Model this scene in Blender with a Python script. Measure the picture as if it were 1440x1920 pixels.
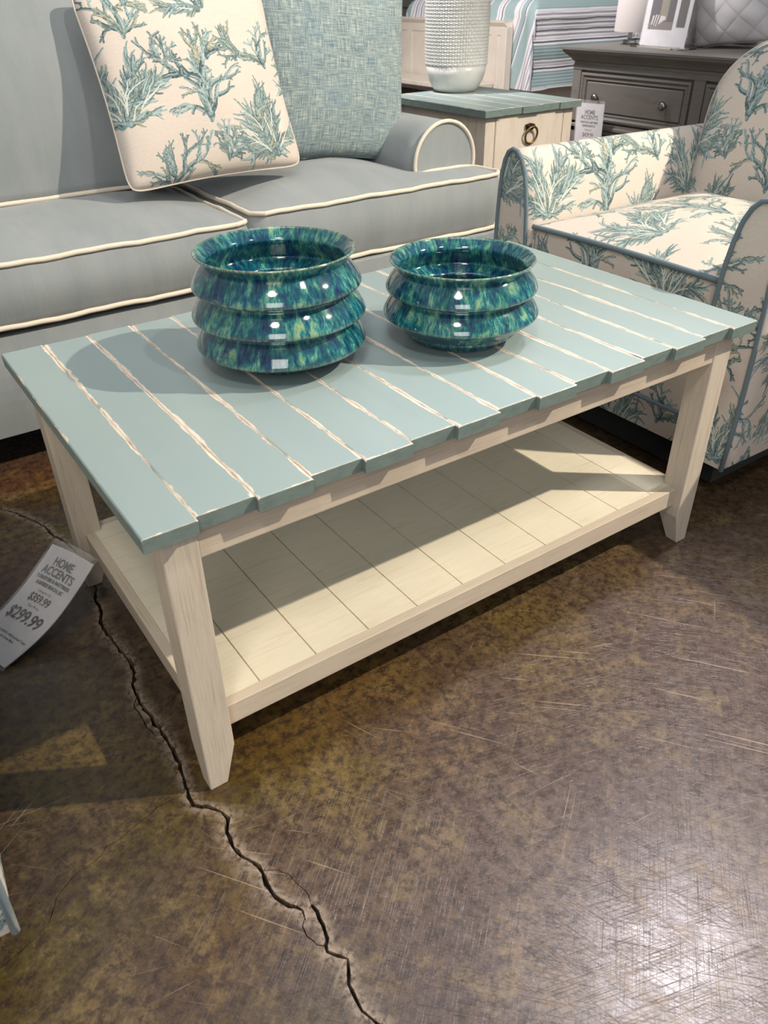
import bpy, bmesh, math, random
import numpy as np
from mathutils import Vector, Matrix, geometry
PI = math.pi
random.seed(7); rng = np.random.default_rng(11)
S = bpy.context.scene
for o in list(bpy.data.objects): bpy.data.objects.remove(o)
COL = S.collection

# ------------------------------------------------------------------ camera
CAM = np.array([-.1764, -.7395, .9943]); YAW, PITCH, ROLL = .5975, .5931, -.0160
def cam_axes():
    cy, sy, cp, sp = math.cos(YAW), math.sin(YAW), math.cos(PITCH), math.sin(PITCH)
    f = np.array([sy*cp, cy*cp, -sp]); r = np.array([cy, -sy, 0.]); u = np.cross(r, f)
    c, s = math.cos(ROLL), math.sin(ROLL)
    return c*r + s*u, -s*r + c*u, f
r_, u_, f_ = cam_axes()
cd = bpy.data.cameras.new('camera'); cam = bpy.data.objects.new('camera', cd); COL.objects.link(cam)
cam.matrix_world = Matrix(((r_[0], u_[0], -f_[0], CAM[0]), (r_[1], u_[1], -f_[1], CAM[1]), (r_[2], u_[2], -f_[2], CAM[2]), (0, 0, 0, 1)))
cd.sensor_fit = 'HORIZONTAL'; cd.sensor_width = 36; cd.lens = 1480.24/1440*36; cd.clip_start = .02
cd.dof.use_dof = True; cd.dof.focus_distance = 1.55; cd.dof.aperture_fstop = 11
S.camera = cam

# ------------------------------------------------------------------ world, lights, exposure
S.view_settings.view_transform = 'Standard'; S.view_settings.look = 'None'
S.view_settings.gamma = 1; S.view_settings.use_curve_mapping = False
S.view_settings.exposure = 0.22
w = bpy.data.worlds.new('world'); S.world = w; w.use_nodes = True
w.node_tree.nodes['Background'].inputs[0].default_value = (.90, .95, 1.0, 1)
w.node_tree.nodes['Background'].inputs[1].default_value = .30
def lamp(name, kind, loc, target, energy, color, **k):
    d = bpy.data.lights.new(name, kind); d.energy = energy; d.color = color
    for a, b in k.items(): setattr(d, a, b)
    o = bpy.data.objects.new(name, d); COL.objects.link(o); o.location = loc
    o.rotation_euler = (Vector(target)-Vector(loc)).to_track_quat('-Z', 'Y').to_euler()
    return o
# the store's track heads, then added area fills
lamp('track_spot_key', 'SPOT', (3.35, -1.77, 3.55), (.9, .5, .3), 860, (1, .89, .72), spot_size=1.0, spot_blend=.35, shadow_soft_size=.035)
lamp('track_spot_cool', 'SPOT', (2.35, .15, 3.6), (.45, -.45, 0), 330, (1, .93, .97), spot_size=.46, spot_blend=.9, shadow_soft_size=.13)
lamp('track_spot_left', 'SPOT', (-.9, -1.3, 3.4), (.6, .8, .4), 110, (1, .94, .86), spot_size=.9, spot_blend=.8, shadow_soft_size=.25)
lamp('track_spot_sofa', 'SPOT', (1.2, -1.6, 3.5), (.7, 1.6, .6), 120, (1, .95, .88), spot_size=.8, spot_blend=.8, shadow_soft_size=.08)
lamp('track_spot_back', 'SPOT', (1.0, 2.6, 3.4), (3.8, 3.6, .4), 1250, (1, .95, .92), spot_size=1.35, spot_blend=.8, shadow_soft_size=.1)
lamp('front_fill_light', 'AREA', (-2.2, -3.6, 2.9), (.6, .5, .2), 52, (1, .97, .92), size=1.8)  # added soft fill behind the camera, lifts the shaded shelf and fronts
lamp('overhead_fill_light', 'AREA', (.6, .6, 3.7), (.6, .6, 0), 16, (.92, .96, 1), size=1.6)  # broad soft fill added overhead

# ------------------------------------------------------------------ object helpers
BASE = {}
def empty(name, loc, label=None, cat=None, group=None, rz=0):
    o = bpy.data.objects.new(name, None); COL.objects.link(o); o.location = loc; o.rotation_euler.z = rz
    o.empty_display_size = .1
    BASE[o.name] = Vector(loc)
    if label: tag(o, label, cat, group)
    return o
def tag(o, label=None, cat=None, group=None, kind=None):
    if label: o['label'] = label
    if cat: o['category'] = cat
    if group: o['group'] = group
    if kind: o['kind'] = kind
    return o
class MB:
    """collects geometry in world coordinates; build() links it as one mesh object"""
    def __init__(s): s.v = []; s.f = []; s.uv = {}; s.sm = []
    def add(s, vs, fs, uvs=None, smooth=False):
        b = len(s.v); s.v += [tuple(map(float, v)) for v in vs]
        for i, f in enumerate(fs):
            if uvs is not None: s.uv[len(s.f)] = uvs[i]
            s.f.append(tuple(b+j for j in f)); s.sm.append(smooth)
        return s
    def box(s, x0, x1, y0, y1, z0, z1, bev=0.0):
        if bev:
            b = bev; vs = []; idx = {}
            for ix, X in enumerate((x0, x1)):
                for iy, Y in enumerate((y0, y1)):
                    for iz, Z in enumerate((z0, z1)):
                        sx, sy, sz = (1, -1)[ix], (1, -1)[iy], (1, -1)[iz]
                        idx[ix, iy, iz] = len(vs)
                        vs += [(X, Y+sy*b, Z+sz*b), (X+sx*b, Y, Z+sz*b), (X+sx*b, Y+sy*b, Z)]
            g = lambda a, b_, c, k: idx[a, b_, c]+k
            fs = [[g(0, 0, 0, 0), g(0, 0, 1, 0), g(0, 1, 1, 0), g(0, 1, 0, 0)], [g(1, 0, 0, 0), g(1, 1, 0, 0), g(1, 1, 1, 0), g(1, 0, 1, 0)],
                  [g(0, 0, 0, 1), g(1, 0, 0, 1), g(1, 0, 1, 1), g(0, 0, 1, 1)], [g(0, 1, 0, 1), g(0, 1, 1, 1), g(1, 1, 1, 1), g(1, 1, 0, 1)],
                  [g(0, 0, 0, 2), g(0, 1, 0, 2), g(1, 1, 0, 2), g(1, 0, 0, 2)], [g(0, 0, 1, 2), g(1, 0, 1, 2), g(1, 1, 1, 2), g(0, 1, 1, 2)]]
            for iz in (0, 1):
                for iy in (0, 1): fs.append([g(0, iy, iz, 1), g(1, iy, iz, 1), g(1, iy, iz, 2), g(0, iy, iz, 2)])
                for ix in (0, 1): fs.append([g(ix, 0, iz, 0), g(ix, 1, iz, 0), g(ix, 1, iz, 2), g(ix, 0, iz, 2)])
            for ix in (0, 1):
                for iy in (0, 1): fs.append([g(ix, iy, 0, 0), g(ix, iy, 1, 0), g(ix, iy, 1, 1), g(ix, iy, 0, 1)])
            for ix in (0, 1):
                for iy in (0, 1):
                    for iz in (0, 1): fs.append([g(ix, iy, iz, 0), g(ix, iy, iz, 1), g(ix, iy, iz, 2)])
            return s.add(vs, fs)
        vs = [(x, y, z) for x in (x0, x1) for y in (y0, y1) for z in (z0, z1)]
        return s.add(vs, [(0, 1, 3, 2), (4, 6, 7, 5), (0, 4, 5, 1), (2, 3, 7, 6), (0, 2, 6, 4), (1, 5, 7, 3)])
    def loft(s, rings, closed=True, cap=True, smooth=True, uv=None):
        n = len(rings[0]); b = []; fs = []
        for r in rings: b += list(r)
        uvs = [] if uv else None
        for i in range(len(rings)-1):
            for j in range(n if closed else n-1):
                k = (j+1) % n
                fs.append((i*n+j, i*n+k, (i+1)*n+k, (i+1)*n+j))
                if uv: uvs.append([uv(i, j), uv(i, j+1), uv(i+1, j+1), uv(i+1, j)])
        s.add(b, fs, uvs, smooth)
        if cap and closed:
            b0 = len(s.v)-len(b)
            s.f.append(tuple(b0+j for j in range(n))[::-1]); s.sm.append(False)
            s.f.append(tuple(b0+(len(rings)-1)*n+j for j in range(n))); s.sm.append(False)
        return s
    def tube(s, pts, r, n=10, closed=False, taper=None):
        pts = [Vector(p) for p in pts]; m = len(pts); rings = []; up = Vector((0, 0, 1)); prev = None
        for i, p in enumerate(pts):
            if closed: t = pts[(i+1) % m]-pts[i-1]
            else: t = pts[min(i+1, m-1)]-pts[max(i-1, 0)]
            t.normalize()
            if prev is None:
                a = t.cross(up)
                if a.length < .1: a = t.cross(Vector((1, 0, 0)))
                a.normalize()
            else: a = (prev - t*prev.dot(t)).normalized()
            prev = a; b = t.cross(a); rr = r*(taper[i] if taper else 1)
            rings.append([p+a*math.cos(2*PI*k/n)*rr+b*math.sin(2*PI*k/n)*rr for k in range(n)])
        if closed: rings.append(rings[0])
        return s.loft(rings, cap=not closed)
    def lathe(s, c, prof, n=96, smooth=True, cap=True):
        L = [0]
        for a, b in zip(prof, prof[1:]): L.append(L[-1]+math.dist(a, b))
        rings = [[(c[0]+r*math.cos(2*PI*k/n), c[1]+r*math.sin(2*PI*k/n), z) for k in range(n)] for r, z in prof]
        return s.loft(rings, cap=cap, smooth=smooth, uv=lambda i, j: (j/n, L[i]))
    def build(s, name, mat, parent=None, label=None, boxuv=None, uvlist=None):
        me = bpy.data.meshes.new(name); off = Vector((0, 0, 0))
        if parent is not None: off = BASE[parent.name]
        me.from_pydata([tuple(Vector(v)-off) for v in s.v], [], s.f)
        me.polygons.foreach_set('use_smooth', s.sm)
        if s.uv or boxuv is not None:
            uv = me.uv_layers.new(name='UVMap').data
            for p in me.polygons:
                if p.index in s.uv:
                    for li, t in zip(p.loop_indices, s.uv[p.index]): uv[li].uv = t
                elif boxuv is not None:
                    n = p.normal; ax = max(range(3), key=lambda k: abs(n[k]))
                    for li in p.loop_indices:
                        c = me.vertices[me.loops[li].vertex_index].co + off
                        uv[li].uv = ((c[1], c[2]), (c[0], c[2]), (c[0], c[1]))[ax]
                        uv[li].uv = (uv[li].uv[0]+boxuv[0], uv[li].uv[1]+boxuv[1])
        me.materials.append(mat); me.validate(); me.update()
        o = bpy.data.objects.new(name, me); COL.objects.link(o)
        if parent is not None: o.parent = parent
        BASE[o.name] = off
        if label: o['label'] = label
        return o
def clean(o, dist=1e-5):
    bm = bmesh.new(); bm.from_mesh(o.data); bmesh.ops.remove_doubles(bm, verts=bm.verts, dist=dist)
    bmesh.ops.recalc_face_normals(bm, faces=bm.faces); bm.to_mesh(o.data); bm.free(); return o
def subsurf(o, lv=1):
    m = o.modifiers.new('s', 'SUBSURF'); m.levels = m.render_levels = lv; return o
def bevel(o, wd=.002, seg=2):
    m = o.modifiers.new('b', 'BEVEL'); m.width = wd; m.segments = seg; m.limit_method = 'ANGLE'; m.angle_limit = .6; return o
def copy_tree(o, parent=None):
    c = o.copy(); COL.objects.link(c)
    if parent is not None: c.parent = parent
    for ch in [x for x in bpy.data.objects if x.parent == o]: copy_tree(ch, c)
    return c

# ------------------------------------------------------------------ material helpers
def srgb(r, g, b):
    f = lambda c: (c/255/12.92) if c/255 <= .04045 else ((c/255+.055)/1.055)**2.4
    return (f(r), f(g), f(b), 1)
class NT:
    def __init__(s, name):
        s.m = bpy.data.materials.new(name); s.m.use_nodes = True; s.t = s.m.node_tree
        s.b = s.t.nodes['Principled BSDF']
    def n(s, typ, **k):
        nd = s.t.nodes.new(typ)
        for a, v in k.items():
            if a.startswith('i_'):
                key = a[2:]; key = int(key) if key.isdigit() else key.replace('_', ' ')
                s.set(nd.inputs[key], v)
            else: setattr(nd, a, v)
        return nd
    def set(s, sock, v):
        if isinstance(v, bpy.types.NodeSocket): s.t.links.new(v, sock)
        elif hasattr(v, 'outputs'): s.t.links.new(v.outputs[0], sock)
        else: sock.default_value = v
    def P(s, **k):
        for a, v in k.items(): s.set(s.b.inputs[a.replace('_', ' ')], v)
        return s
    def coord(s, which='Object'): return s.n('ShaderNodeTexCoord').outputs[which]
    def map(s, v, scale=(1, 1, 1), rot=(0, 0, 0), loc=(0, 0, 0)):
        return s.n('ShaderNodeMapping', i_Vector=v, i_Scale=scale, i_Rotation=rot, i_Location=loc).outputs[0]
    def noise(s, v, scale, detail=4, rough=.55, dist=0):
        return s.n('ShaderNodeTexNoise', i_Vector=v, i_Scale=scale, i_Detail=detail, i_Roughness=rough, i_Distortion=dist).outputs[0]
    def ramp(s, fac, stops, interp='LINEAR'):
        nd = s.n('ShaderNodeValToRGB', i_Fac=fac); cr = nd.color_ramp; cr.interpolation = interp
        while len(cr.elements) < len(stops): cr.elements.new(.5)
        for e, (p, c) in zip(cr.elements, stops):
            e.position = p; e.color = c if not isinstance(c, (int, float)) else (c, c, c, 1)
        return nd.outputs[0]
    def math(s, op, a, b=None, c=None, clamp=False):
        nd = s.n('ShaderNodeMath', operation=op, use_clamp=clamp); s.set(nd.inputs[0], a)
        if b is not None: s.set(nd.inputs[1], b)
        if c is not None: s.set(nd.inputs[2], c)
        return nd.outputs[0]
    def mix(s, fac, a, b, mode='MIX'):
        nd = s.n('ShaderNodeMix', data_type='RGBA', blend_type=mode)
        s.set(nd.inputs[0], fac); s.set(nd.inputs[6], a); s.set(nd.inputs[7], b); return nd.outputs[2]
    def bump(s, h, strength=.3, dist=.001, normal=None):
        nd = s.n('ShaderNodeBump', i_Height=h, i_Strength=strength, i_Distance=dist)
        if normal is not None: s.set(nd.inputs['Normal'], normal)
        s.set(s.b.inputs['Normal'], nd.outputs[0]); return nd.outputs[0]
def plain(name, col, rough=.5, metal=0, bumpscale=None, **k):
    t = NT(name); t.P(Base_Color=col, Roughness=rough, Metallic=metal, **k)
    c = t.coord(); v = t.noise(c, 30, 3)
    t.P(Base_Color=t.mix(1, col, t.ramp(v, [(.3, .88), (.7, 1.0)]), 'MULTIPLY'))
    if bumpscale: t.bump(t.noise(c, bumpscale, 3), .25, .0006)
    return t.m

# ---- coral print, painted stroke by stroke into a tile of cloth
def coral_image(N=2048, seed=3):
    rg = np.random.default_rng(seed)
    img = np.empty((N, N, 3)); img[:] = np.array((214, 201, 190))/255
    pal = [(116, 140, 141), (102, 126, 129), (136, 158, 159), (152, 172, 171), (124, 140, 134), (148, 151, 134), (84, 106, 110), (130, 150, 151), (110, 132, 133)]
    def seg(p, q, r0, r1, c, a=1.0):
        rm = max(r0, r1)+2
        x0, x1 = int(min(p[0], q[0])-rm), int(max(p[0], q[0])+rm)+1; y0, y1 = int(min(p[1], q[1])-rm), int(max(p[1], q[1])+rm)+1
        X, Y = np.meshgrid(np.arange(x0, x1), np.arange(y0, y1)); dx, dy = q[0]-p[0], q[1]-p[1]; L2 = dx*dx+dy*dy+1e-9
        t = np.clip(((X-p[0])*dx+(Y-p[1])*dy)/L2, 0, 1); d = np.hypot(X-p[0]-t*dx, Y-p[1]-t*dy)
        al = np.clip(r0+(r1-r0)*t-d+.5, 0, 1)[..., None]*a
        iy, ix = np.mod(np.arange(y0, y1), N), np.mod(np.arange(x0, x1), N); g = np.ix_(iy, ix)
        img[g] = img[g]*(1-al)+np.array(c)/255*al
    def stroke(p, ang, L, w, col, curl=0, taper=.35, hi=True):
        pts = [np.array(p, float)]; a = ang; n = max(3, int(L/9)); ws = []
        for i in range(n):
            a += curl/n + rg.normal(0, .10); pts.append(pts[-1]+np.array((math.cos(a), math.sin(a)))*L/n)
        ws = [w*(1-(1-taper)*(i/n)**1.2)*(1+.11*rg.normal()) for i in range(n+1)]; ws = [max(1.6, x*1.32) for x in ws]
        for i in range(n): seg(pts[i], pts[i+1], ws[i], ws[i+1], col)
        if hi and w > 2.5:
            s_ = rg.choice((-1, 1)); light = np.array(col)*.45+np.array((225, 228, 220))*.55; dark = np.array(col)*.66
            for i in range(n):
                d = pts[i+1]-pts[i]; nn = np.array((-d[1], d[0]))/(np.hypot(*d)+1e-6)
                if rg.random() < .8: seg(pts[i]+nn*s_*ws[i]*.45, pts[i+1]+nn*s_*ws[i+1]*.45, ws[i]*.3, ws[i+1]*.25, light, .8)
                if rg.random() < .5: seg(pts[i]-nn*s_*ws[i]*.65, pts[i+1]-nn*s_*ws[i+1]*.65, ws[i]*.28, ws[i+1]*.22, dark, .85)
        return pts, a
    def stag(p, ang, L, w, dep, col=None):
        if col is None or rg.random() < .45: col = pal[rg.integers(len(pal))]
        pts, a = stroke(p, ang, L, w, col, rg.normal(0, .30), .66)
        for k in range(rg.integers(1, 3)):      # blunt side knobs
            q = rg.integers(1, len(pts)); stroke(pts[q], a+rg.choice((-1, 1))*rg.uniform(.6, 1.0), L*rg.uniform(.16, .34), w*.62, col, 0, .85, w > 9)
        if dep == 0:
            for k in (-1, 1): stroke(pts[-1], a+k*rg.uniform(.2, .6), L*rg.uniform(.25, .5), w*.62, col, 0, .8, w > 9)
            return
        n_ = 2 if rg.random() < .62 else 3
        for k in range(n_):
            off = (k-(n_-1)/2)*rg.uniform(.62, .95)/(1 if n_ == 2 else 1.25)
            stag(pts[-1], a*.72+ang*.28+off, L*rg.uniform(.66, .92), w*.80, dep-1, col)
    def fan(p, ang, L, w, spread=1.15, n=15):
        for i in rg.permutation(n):
            a = ang+(i/(n-1)-.5)*2*spread; l = L*(1-.35*abs(i/(n-1)-.5)*2)*rg.uniform(.7, 1.05); col = pal[rg.integers(len(pal))]
            st = np.array(p)+np.array((math.cos(a), math.sin(a)))*L*.05
            pts, aa = stroke(st, a-(.25 if i > n/2 else -.25), l*.62, w, col, (a-ang)*.35, .8)
            for q in range(2, len(pts), 2):
                s_ = rg.choice((-1, 1)); stroke(pts[q], aa+s_*rg.uniform(.3, .7), l*rg.uniform(.14, .3), w*.55, pal[rg.integers(len(pal))], -s_*.3, .4)
            for s_ in (-1, 0, 1): stroke(pts[-1], aa+s_*.4+rg.normal(0, .12), l*rg.uniform(.22, .4), w*.6, col, 0, .35)
        for i in range(n):   # pale strokes left between the branches
            a = ang+rg.uniform(-spread, spread)*.9; stroke(np.array(p)+np.array((math.cos(a), math.sin(a)))*L*rg.uniform(.1, .4), a, L*rg.uniform(.18, .36), w*.24, (212, 214, 204), (a-ang)*.3, .5, False)
    u = N
    lay = [('s', .50, .30, 1.62, .132, .0128), ('f', .82, .08, 1.85, .34, .0088), ('s', .28, .00, 1.70, .085, .0100), ('f', .10, .30, 1.50, .34, .0085), ('s', .86, .50, 2.0, .080, .0095),
           ('s', .20, .68, 1.45, .086, .0100), ('f', .60, .76, 2.2, .28, .0085), ('s', .97, .84, 1.3, .055, .0080), ('s', .56, .10, 1.2, .045, .0070), ('s', .80, .86, 1.9, .040, .0065), ('s', .34, .53, 1.5, .036, .0060)]
    for k, x, y, a, L, wd in lay:
        L *= 1.14; wd *= 1.20
        if k == 's':
            stroke((x*u, y*u), a+PI, L*u*.22, wd*u*.75, pal[0], 0, .7)
            for da, lf, dp in ((1.15, .62, 1), (-1.1, .58, 1), (.62, .80, 2), (-.58, .76, 2), (.05, .92, 3), (.32, .55, 2)):
                stag((x*u+rg.normal(0, 4), y*u), a+da+rg.normal(0, .08), L*u*lf, wd*u*(.62+.3*(abs(da) < .3)), dp)
        else: fan((x*u, y*u), a, L*u, wd*u)
    # slubby weave
    row = rg.normal(0, 1, (N, N//64)).repeat(64, 1); row = (row+np.roll(row, 32, 1))/2
    img += row[..., None]*.013
    px = np.ones((N, N, 4), np.float32); px[..., :3] = np.clip(img, 0, 1)
    im = bpy.data.images.new('coral_print', N, N); im.pixels.foreach_set(px.ravel()); im.update(); im.pack(); return im
CORAL_TILE = .54
def coral_mat():
    t = NT('coral_print_linen'); uv = t.coord('UV'); k = 1/CORAL_TILE
    im = t.n('ShaderNodeTexImage', i_Vector=t.map(uv, (k, k, k))); im.image = coral_image(); im.extension = 'REPEAT'
    wv = t.noise(t.map(uv, (120, 1500, 1)), 1, 2)
    t.P(Base_Color=t.mix(1, im.outputs[0], t.ramp(wv, [(.3, .86), (.7, 1)]), 'MULTIPLY'), Roughness=.9, Sheen_Weight=.15)
    t.bump(wv, .5, .0006); return t.m
def weave_mat(name, c0, c1, c2, su=260, sv=260, rough=.95):
    t = NT(name); uv = t.coord('UV')
    a = t.noise(t.map(uv, (su*1.5, su*.08, 1)), 1, 3, .75); b = t.noise(t.map(uv, (sv*.08, sv*1.5, 1)), 1, 3, .75); m = t.noise(uv, 9, 3)
    f = t.math('ADD', t.math('MULTIPLY', a, .5), t.math('MULTIPLY', b, .5))
    col = t.ramp(f, [(.36, c0), (.5, c1), (.60, c2)])
    col = t.mix(t.ramp(m, [(.42, 0), (.75, .35)]), col, srgb(96, 128, 150))
    t.P(Base_Color=col, Roughness=rough, Sheen_Weight=.2); t.bump(f, .7, .0012); return t.m
def sofa_mat():
    t = NT('grey_blue_twill'); c = t.coord(); uvn = t.noise(t.map(c, (1, 1, 1)), 900, 2); big = t.noise(t.map(c, (5, 2, 2)), 2.2, 5, .6)
    col = t.mix(t.ramp(big, [(.35, 0), (.7, 1)]), srgb(136, 142, 144), srgb(148, 153, 154))
    t.P(Base_Color=t.mix(1, col, t.ramp(uvn, [(.3, .9), (.7, 1)]), 'MULTIPLY'), Roughness=.88, Sheen_Weight=.25)
    b = t.math('ADD', t.math('MULTIPLY', uvn, .06), t.noise(t.map(c, (14, 3, 2.2)), 1.6, 3, .5)); t.bump(b, .25, .010); return t.m
def cloth(name, col, sc=700, st=.4):
    t = NT(name); c = t.coord(); v = t.noise(c, sc, 2)
    t.P(Base_Color=t.mix(1, col, t.ramp(v, [(.3, .86), (.7, 1)]), 'MULTIPLY'), Roughness=.9, Sheen_Weight=.2); t.bump(v, st, .0008); return t.m
def wood_mat(name, base, streak, scale, amount=.5, rough=.6, knots=True):
    t = NT(name); c = t.coord(); v = t.map(c, scale)
    a = t.noise(v, 1, 5, .7, .3); b = t.noise(v, .35, 3, .6, .5); g = t.noise(v, 2.6, 2, .8)
    f = t.math('MULTIPLY', t.ramp(a, [(.48, 0), (.66, 1)]), t.ramp(b, [(.38, .15), (.62, 1)]))
    fine = t.ramp(g, [(.50, 0), (.72, .55)])
    f = t.math('MULTIPLY', t.math('MAXIMUM', f, fine), amount, clamp=True)
    tone = t.noise(c, 6, 2)
    col = t.mix(t.ramp(tone, [(.3, 0), (.7, 1)]), base, tuple(x*.92 for x in base[:3])+(1,))
    t.P(Base_Color=t.mix(f, col, streak), Roughness=rough); t.bump(a, .35, .0006); return t.m
def mint_mat():
    # painted boards: colour rubbed through to pale wood along every board edge
    t = NT('distressed_mint_paint'); uv = t.coord('UV'); sp = t.n('ShaderNodeSeparateXYZ', i_0=uv); c = t.coord()
    u, v = sp.outputs[0], sp.outputs[1]        # u: metres from the nearest long edge, v: metres from the nearest end
    wob = t.noise(t.map(c, (60, 9, 30)), 1, 4, .65); wob2 = t.noise(t.map(c, (200, 26, 60)), 1, 3, .7)
    thr = t.math('ADD', t.math('MULTIPLY', t.math('SUBTRACT', wob, .355), .022), t.math('MULTIPLY', t.math('SUBTRACT', wob2, .5), .006))
    thr = t.math('MAXIMUM', thr, .0006)
    worn = t.math('MULTIPLY', t.math('SUBTRACT', thr, u), 1600, clamp=True)
    thr2 = t.math('MULTIPLY', t.math('SUBTRACT', t.noise(t.map(c, (18, 60, 60)), 1, 4, .7), .47), .009)
    worn2 = t.math('MULTIPLY', t.math('SUBTRACT', t.math('MAXIMUM', thr2, .0005), v), 1600, clamp=True)
    wornall = t.math('MAXIMUM', worn, worn2)
    inner = t.math('MULTIPLY', t.math('SUBTRACT', t.math('MULTIPLY', t.math('SUBTRACT', wob, .60), .012), u), 1500, clamp=True)
    pale = t.mix(t.ramp(wob2, [(.46, 0), (.68, 1)]), srgb(226, 214, 198), srgb(196, 170, 150))
    pale = t.mix(inner, pale, srgb(110, 92, 84))
    tone = t.noise(t.map(c, (5, 1.2, 1)), 1.4, 4); col = t.mix(t.ramp(tone, [(.3, 0), (.7, 1)]), srgb(141, 157, 158), srgb(148, 163, 162))
    col = t.mix(t.ramp(t.noise(t.map(c, (40, 3, 40)), 1, 4), [(.62, 0), (.72, .25)]), col, srgb(134, 154, 154))
    t.P(Base_Color=t.mix(wornall, col, pale), Roughness=.36, Specular_IOR_Level=.4)
    t.bump(t.math('ADD', t.math('MULTIPLY', wornall, -.5), t.math('MULTIPLY', wob2, .15)), .3, .0010); return t.m
def mint_end_mat():
    t = NT('mint_paint_end_grain'); c = t.coord(); a = t.noise(t.map(c, (40, 40, 90)), 1, 5, .7)
    t.P(Base_Color=t.mix(t.ramp(a, [(.45, 0), (.75, .6)]), srgb(116, 132, 128), srgb(86, 98, 94)), Roughness=.5); t.bump(a, .3, .0006); return t.m
def glaze_mat(name, seed, warm):
    t = NT(name); c = t.coord(); uv = t.coord('UV'); sp = t.n('ShaderNodeSeparateXYZ', i_0=c); su = t.n('ShaderNodeSeparateXYZ', i_0=uv)
    xy = t.n('ShaderNodeCombineXYZ', i_0=sp.outputs[0], i_1=sp.outputs[1], i_2=0.0)
    nr = t.n('ShaderNodeVectorMath', operation='NORMALIZE', i_0=xy.outputs[0])
    s2 = t.n('ShaderNodeSeparateXYZ', i_0=nr.outputs[0])
    def field(k, kv, off):
        return t.n('ShaderNodeCombineXYZ', i_0=t.math('MULTIPLY', s2.outputs[0], k), i_1=t.math('MULTIPLY', s2.outputs[1], k), i_2=t.math('ADD', t.math('MULTIPLY', su.outputs[1], kv), off)).outputs[0]
    a = t.noise(field(8.5, 26, seed), 1, 5, .68, .6); b = t.noise(field(2.6, 20, seed+9), 1, 3, .6, .6); d = t.noise(field(27, 75, seed+4), 1, 3, .7, .4)
    f = t.math('ADD', t.math('MULTIPLY', a, .68), t.math('MULTIPLY', d, .32))
    cool = t.ramp(f, [(.34, srgb(12, 26, 62)), (.42, srgb(26, 62, 96)), (.48, srgb(22, 90, 106)), (.53, srgb(50, 128, 126)), (.58, srgb(112, 158, 132)), (.64, srgb(160, 170, 120)), (.70, srgb(120, 104, 74))])
    deep = t.ramp(f, [(.36, srgb(12, 24, 66)), (.44, srgb(18, 52, 86)), (.52, srgb(20, 82, 92)), (.60, srgb(40, 118, 110)), (.68, srgb(120, 150, 118))])
    col = t.mix(t.ramp(b, [(.40, 0), (.60, 1)]), deep, cool)
    at = t.n('ShaderNodeAttribute', attribute_name='edge').outputs['Fac']
    col = t.mix(t.math('MULTIPLY', at, t.ramp(d, [(.4, .15), (.6, .75)])), col, srgb(*warm))
    col = t.mix(1, col, (.92, .92, .90, 1), 'MULTIPLY')
    t.P(Base_Color=col, Roughness=.07, Coat_Weight=.6, Coat_Roughness=.03, Specular_IOR_Level=.6); t.bump(f, .08, .0015); return t.m
def floor_mat():
    t = NT('stained_polished_concrete'); c = t.coord(); st = t.n('ShaderNodeAttribute', attribute_name='stain').outputs['Color']; wr = t.n('ShaderNodeAttribute', attribute_name='wear').outputs['Fac']
    n1 = t.noise(c, 15, 9, .75, .4); n2 = t.noise(c, 58, 7, .75); n3 = t.noise(c, 3.2, 6, .6, .5); n4 = t.noise(c, 330, 2); n5 = t.noise(c, 130, 4, .75)
    col = t.mix(t.ramp(n3, [(.45, 0), (.58, .6)]), st, srgb(74, 58, 54))
    col = t.mix(t.ramp(n1, [(.50, 0), (.62, .5)]), col, srgb(118, 99, 64))
    col = t.mix(t.ramp(n2, [(.41, .85), (.53, 0)]), col, srgb(56, 42, 34))
    col = t.mix(1, col, t.ramp(n2, [(.3, .78), (.7, 1.12)]), 'MULTIPLY')
    col = t.mix(1, col, t.ramp(n5, [(.32, .70), (.5, .98), (.68, 1.25)]), 'MULTIPLY')
    col = t.mix(t.ramp(n4, [(.72, 0), (.80, .5)]), col, srgb(190, 176, 150))
    wn = t.math('MULTIPLY', wr, t.ramp(t.noise(c, 95, 4, .7), [(.40, 0), (.55, 1)]))
    col = t.mix(wn, col, srgb(148, 132, 116))
    # scratches: thin long streaks in a few directions
    scr = None
    for ang, k, thr in ((.75, 1.0, .735), (.35, 1.7, .735), (-.6, 1.3, .75), (1.2, 2.2, .745), (.95, .7, .73), (.1, 1.1, .75)):
        q = t.noise(t.map(t.map(c, rot=(0, 0, ang)), (3.0*k, 240*k, 1)), 1, 2, .6); m = t.ramp(q, [(thr-.06, 0), (thr-.02, 1)])
        m = t.math('MULTIPLY', m, t.ramp(t.noise(c, 2.5*k, 2), [(.52, 0), (.64, 1)]))
        scr = m if scr is None else t.math('MAXIMUM', scr, m)
    col = t.mix(t.math('MULTIPLY', scr, .45), col, srgb(176, 160, 140))
    rough = t.math('ADD', t.ramp(n1, [(.3, .21), (.7, .37)]), t.math('MULTIPLY', t.math('MAXIMUM', scr, wn), .25))
    t.P(Base_Color=col, Roughness=rough, Specular_IOR_Level=.55)
    fine = None
    for ang in (.8, .3, -.7, 1.3):
        q = t.ramp(t.noise(t.map(t.map(c, rot=(0, 0, ang)), (9, 900, 1)), 1, 2, .7), [(.58, 0), (.70, 1)]); fine = q if fine is None else t.math('ADD', fine, q)
    h = t.math('ADD', t.math('ADD', t.math('MULTIPLY', n5, .35), t.math('MULTIPLY', n2, .25)), t.math('ADD', t.math('MULTIPLY', scr, -.9), t.math('MULTIPLY', fine, -.35))); t.bump(h, .30, .0011); return t.m
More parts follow.
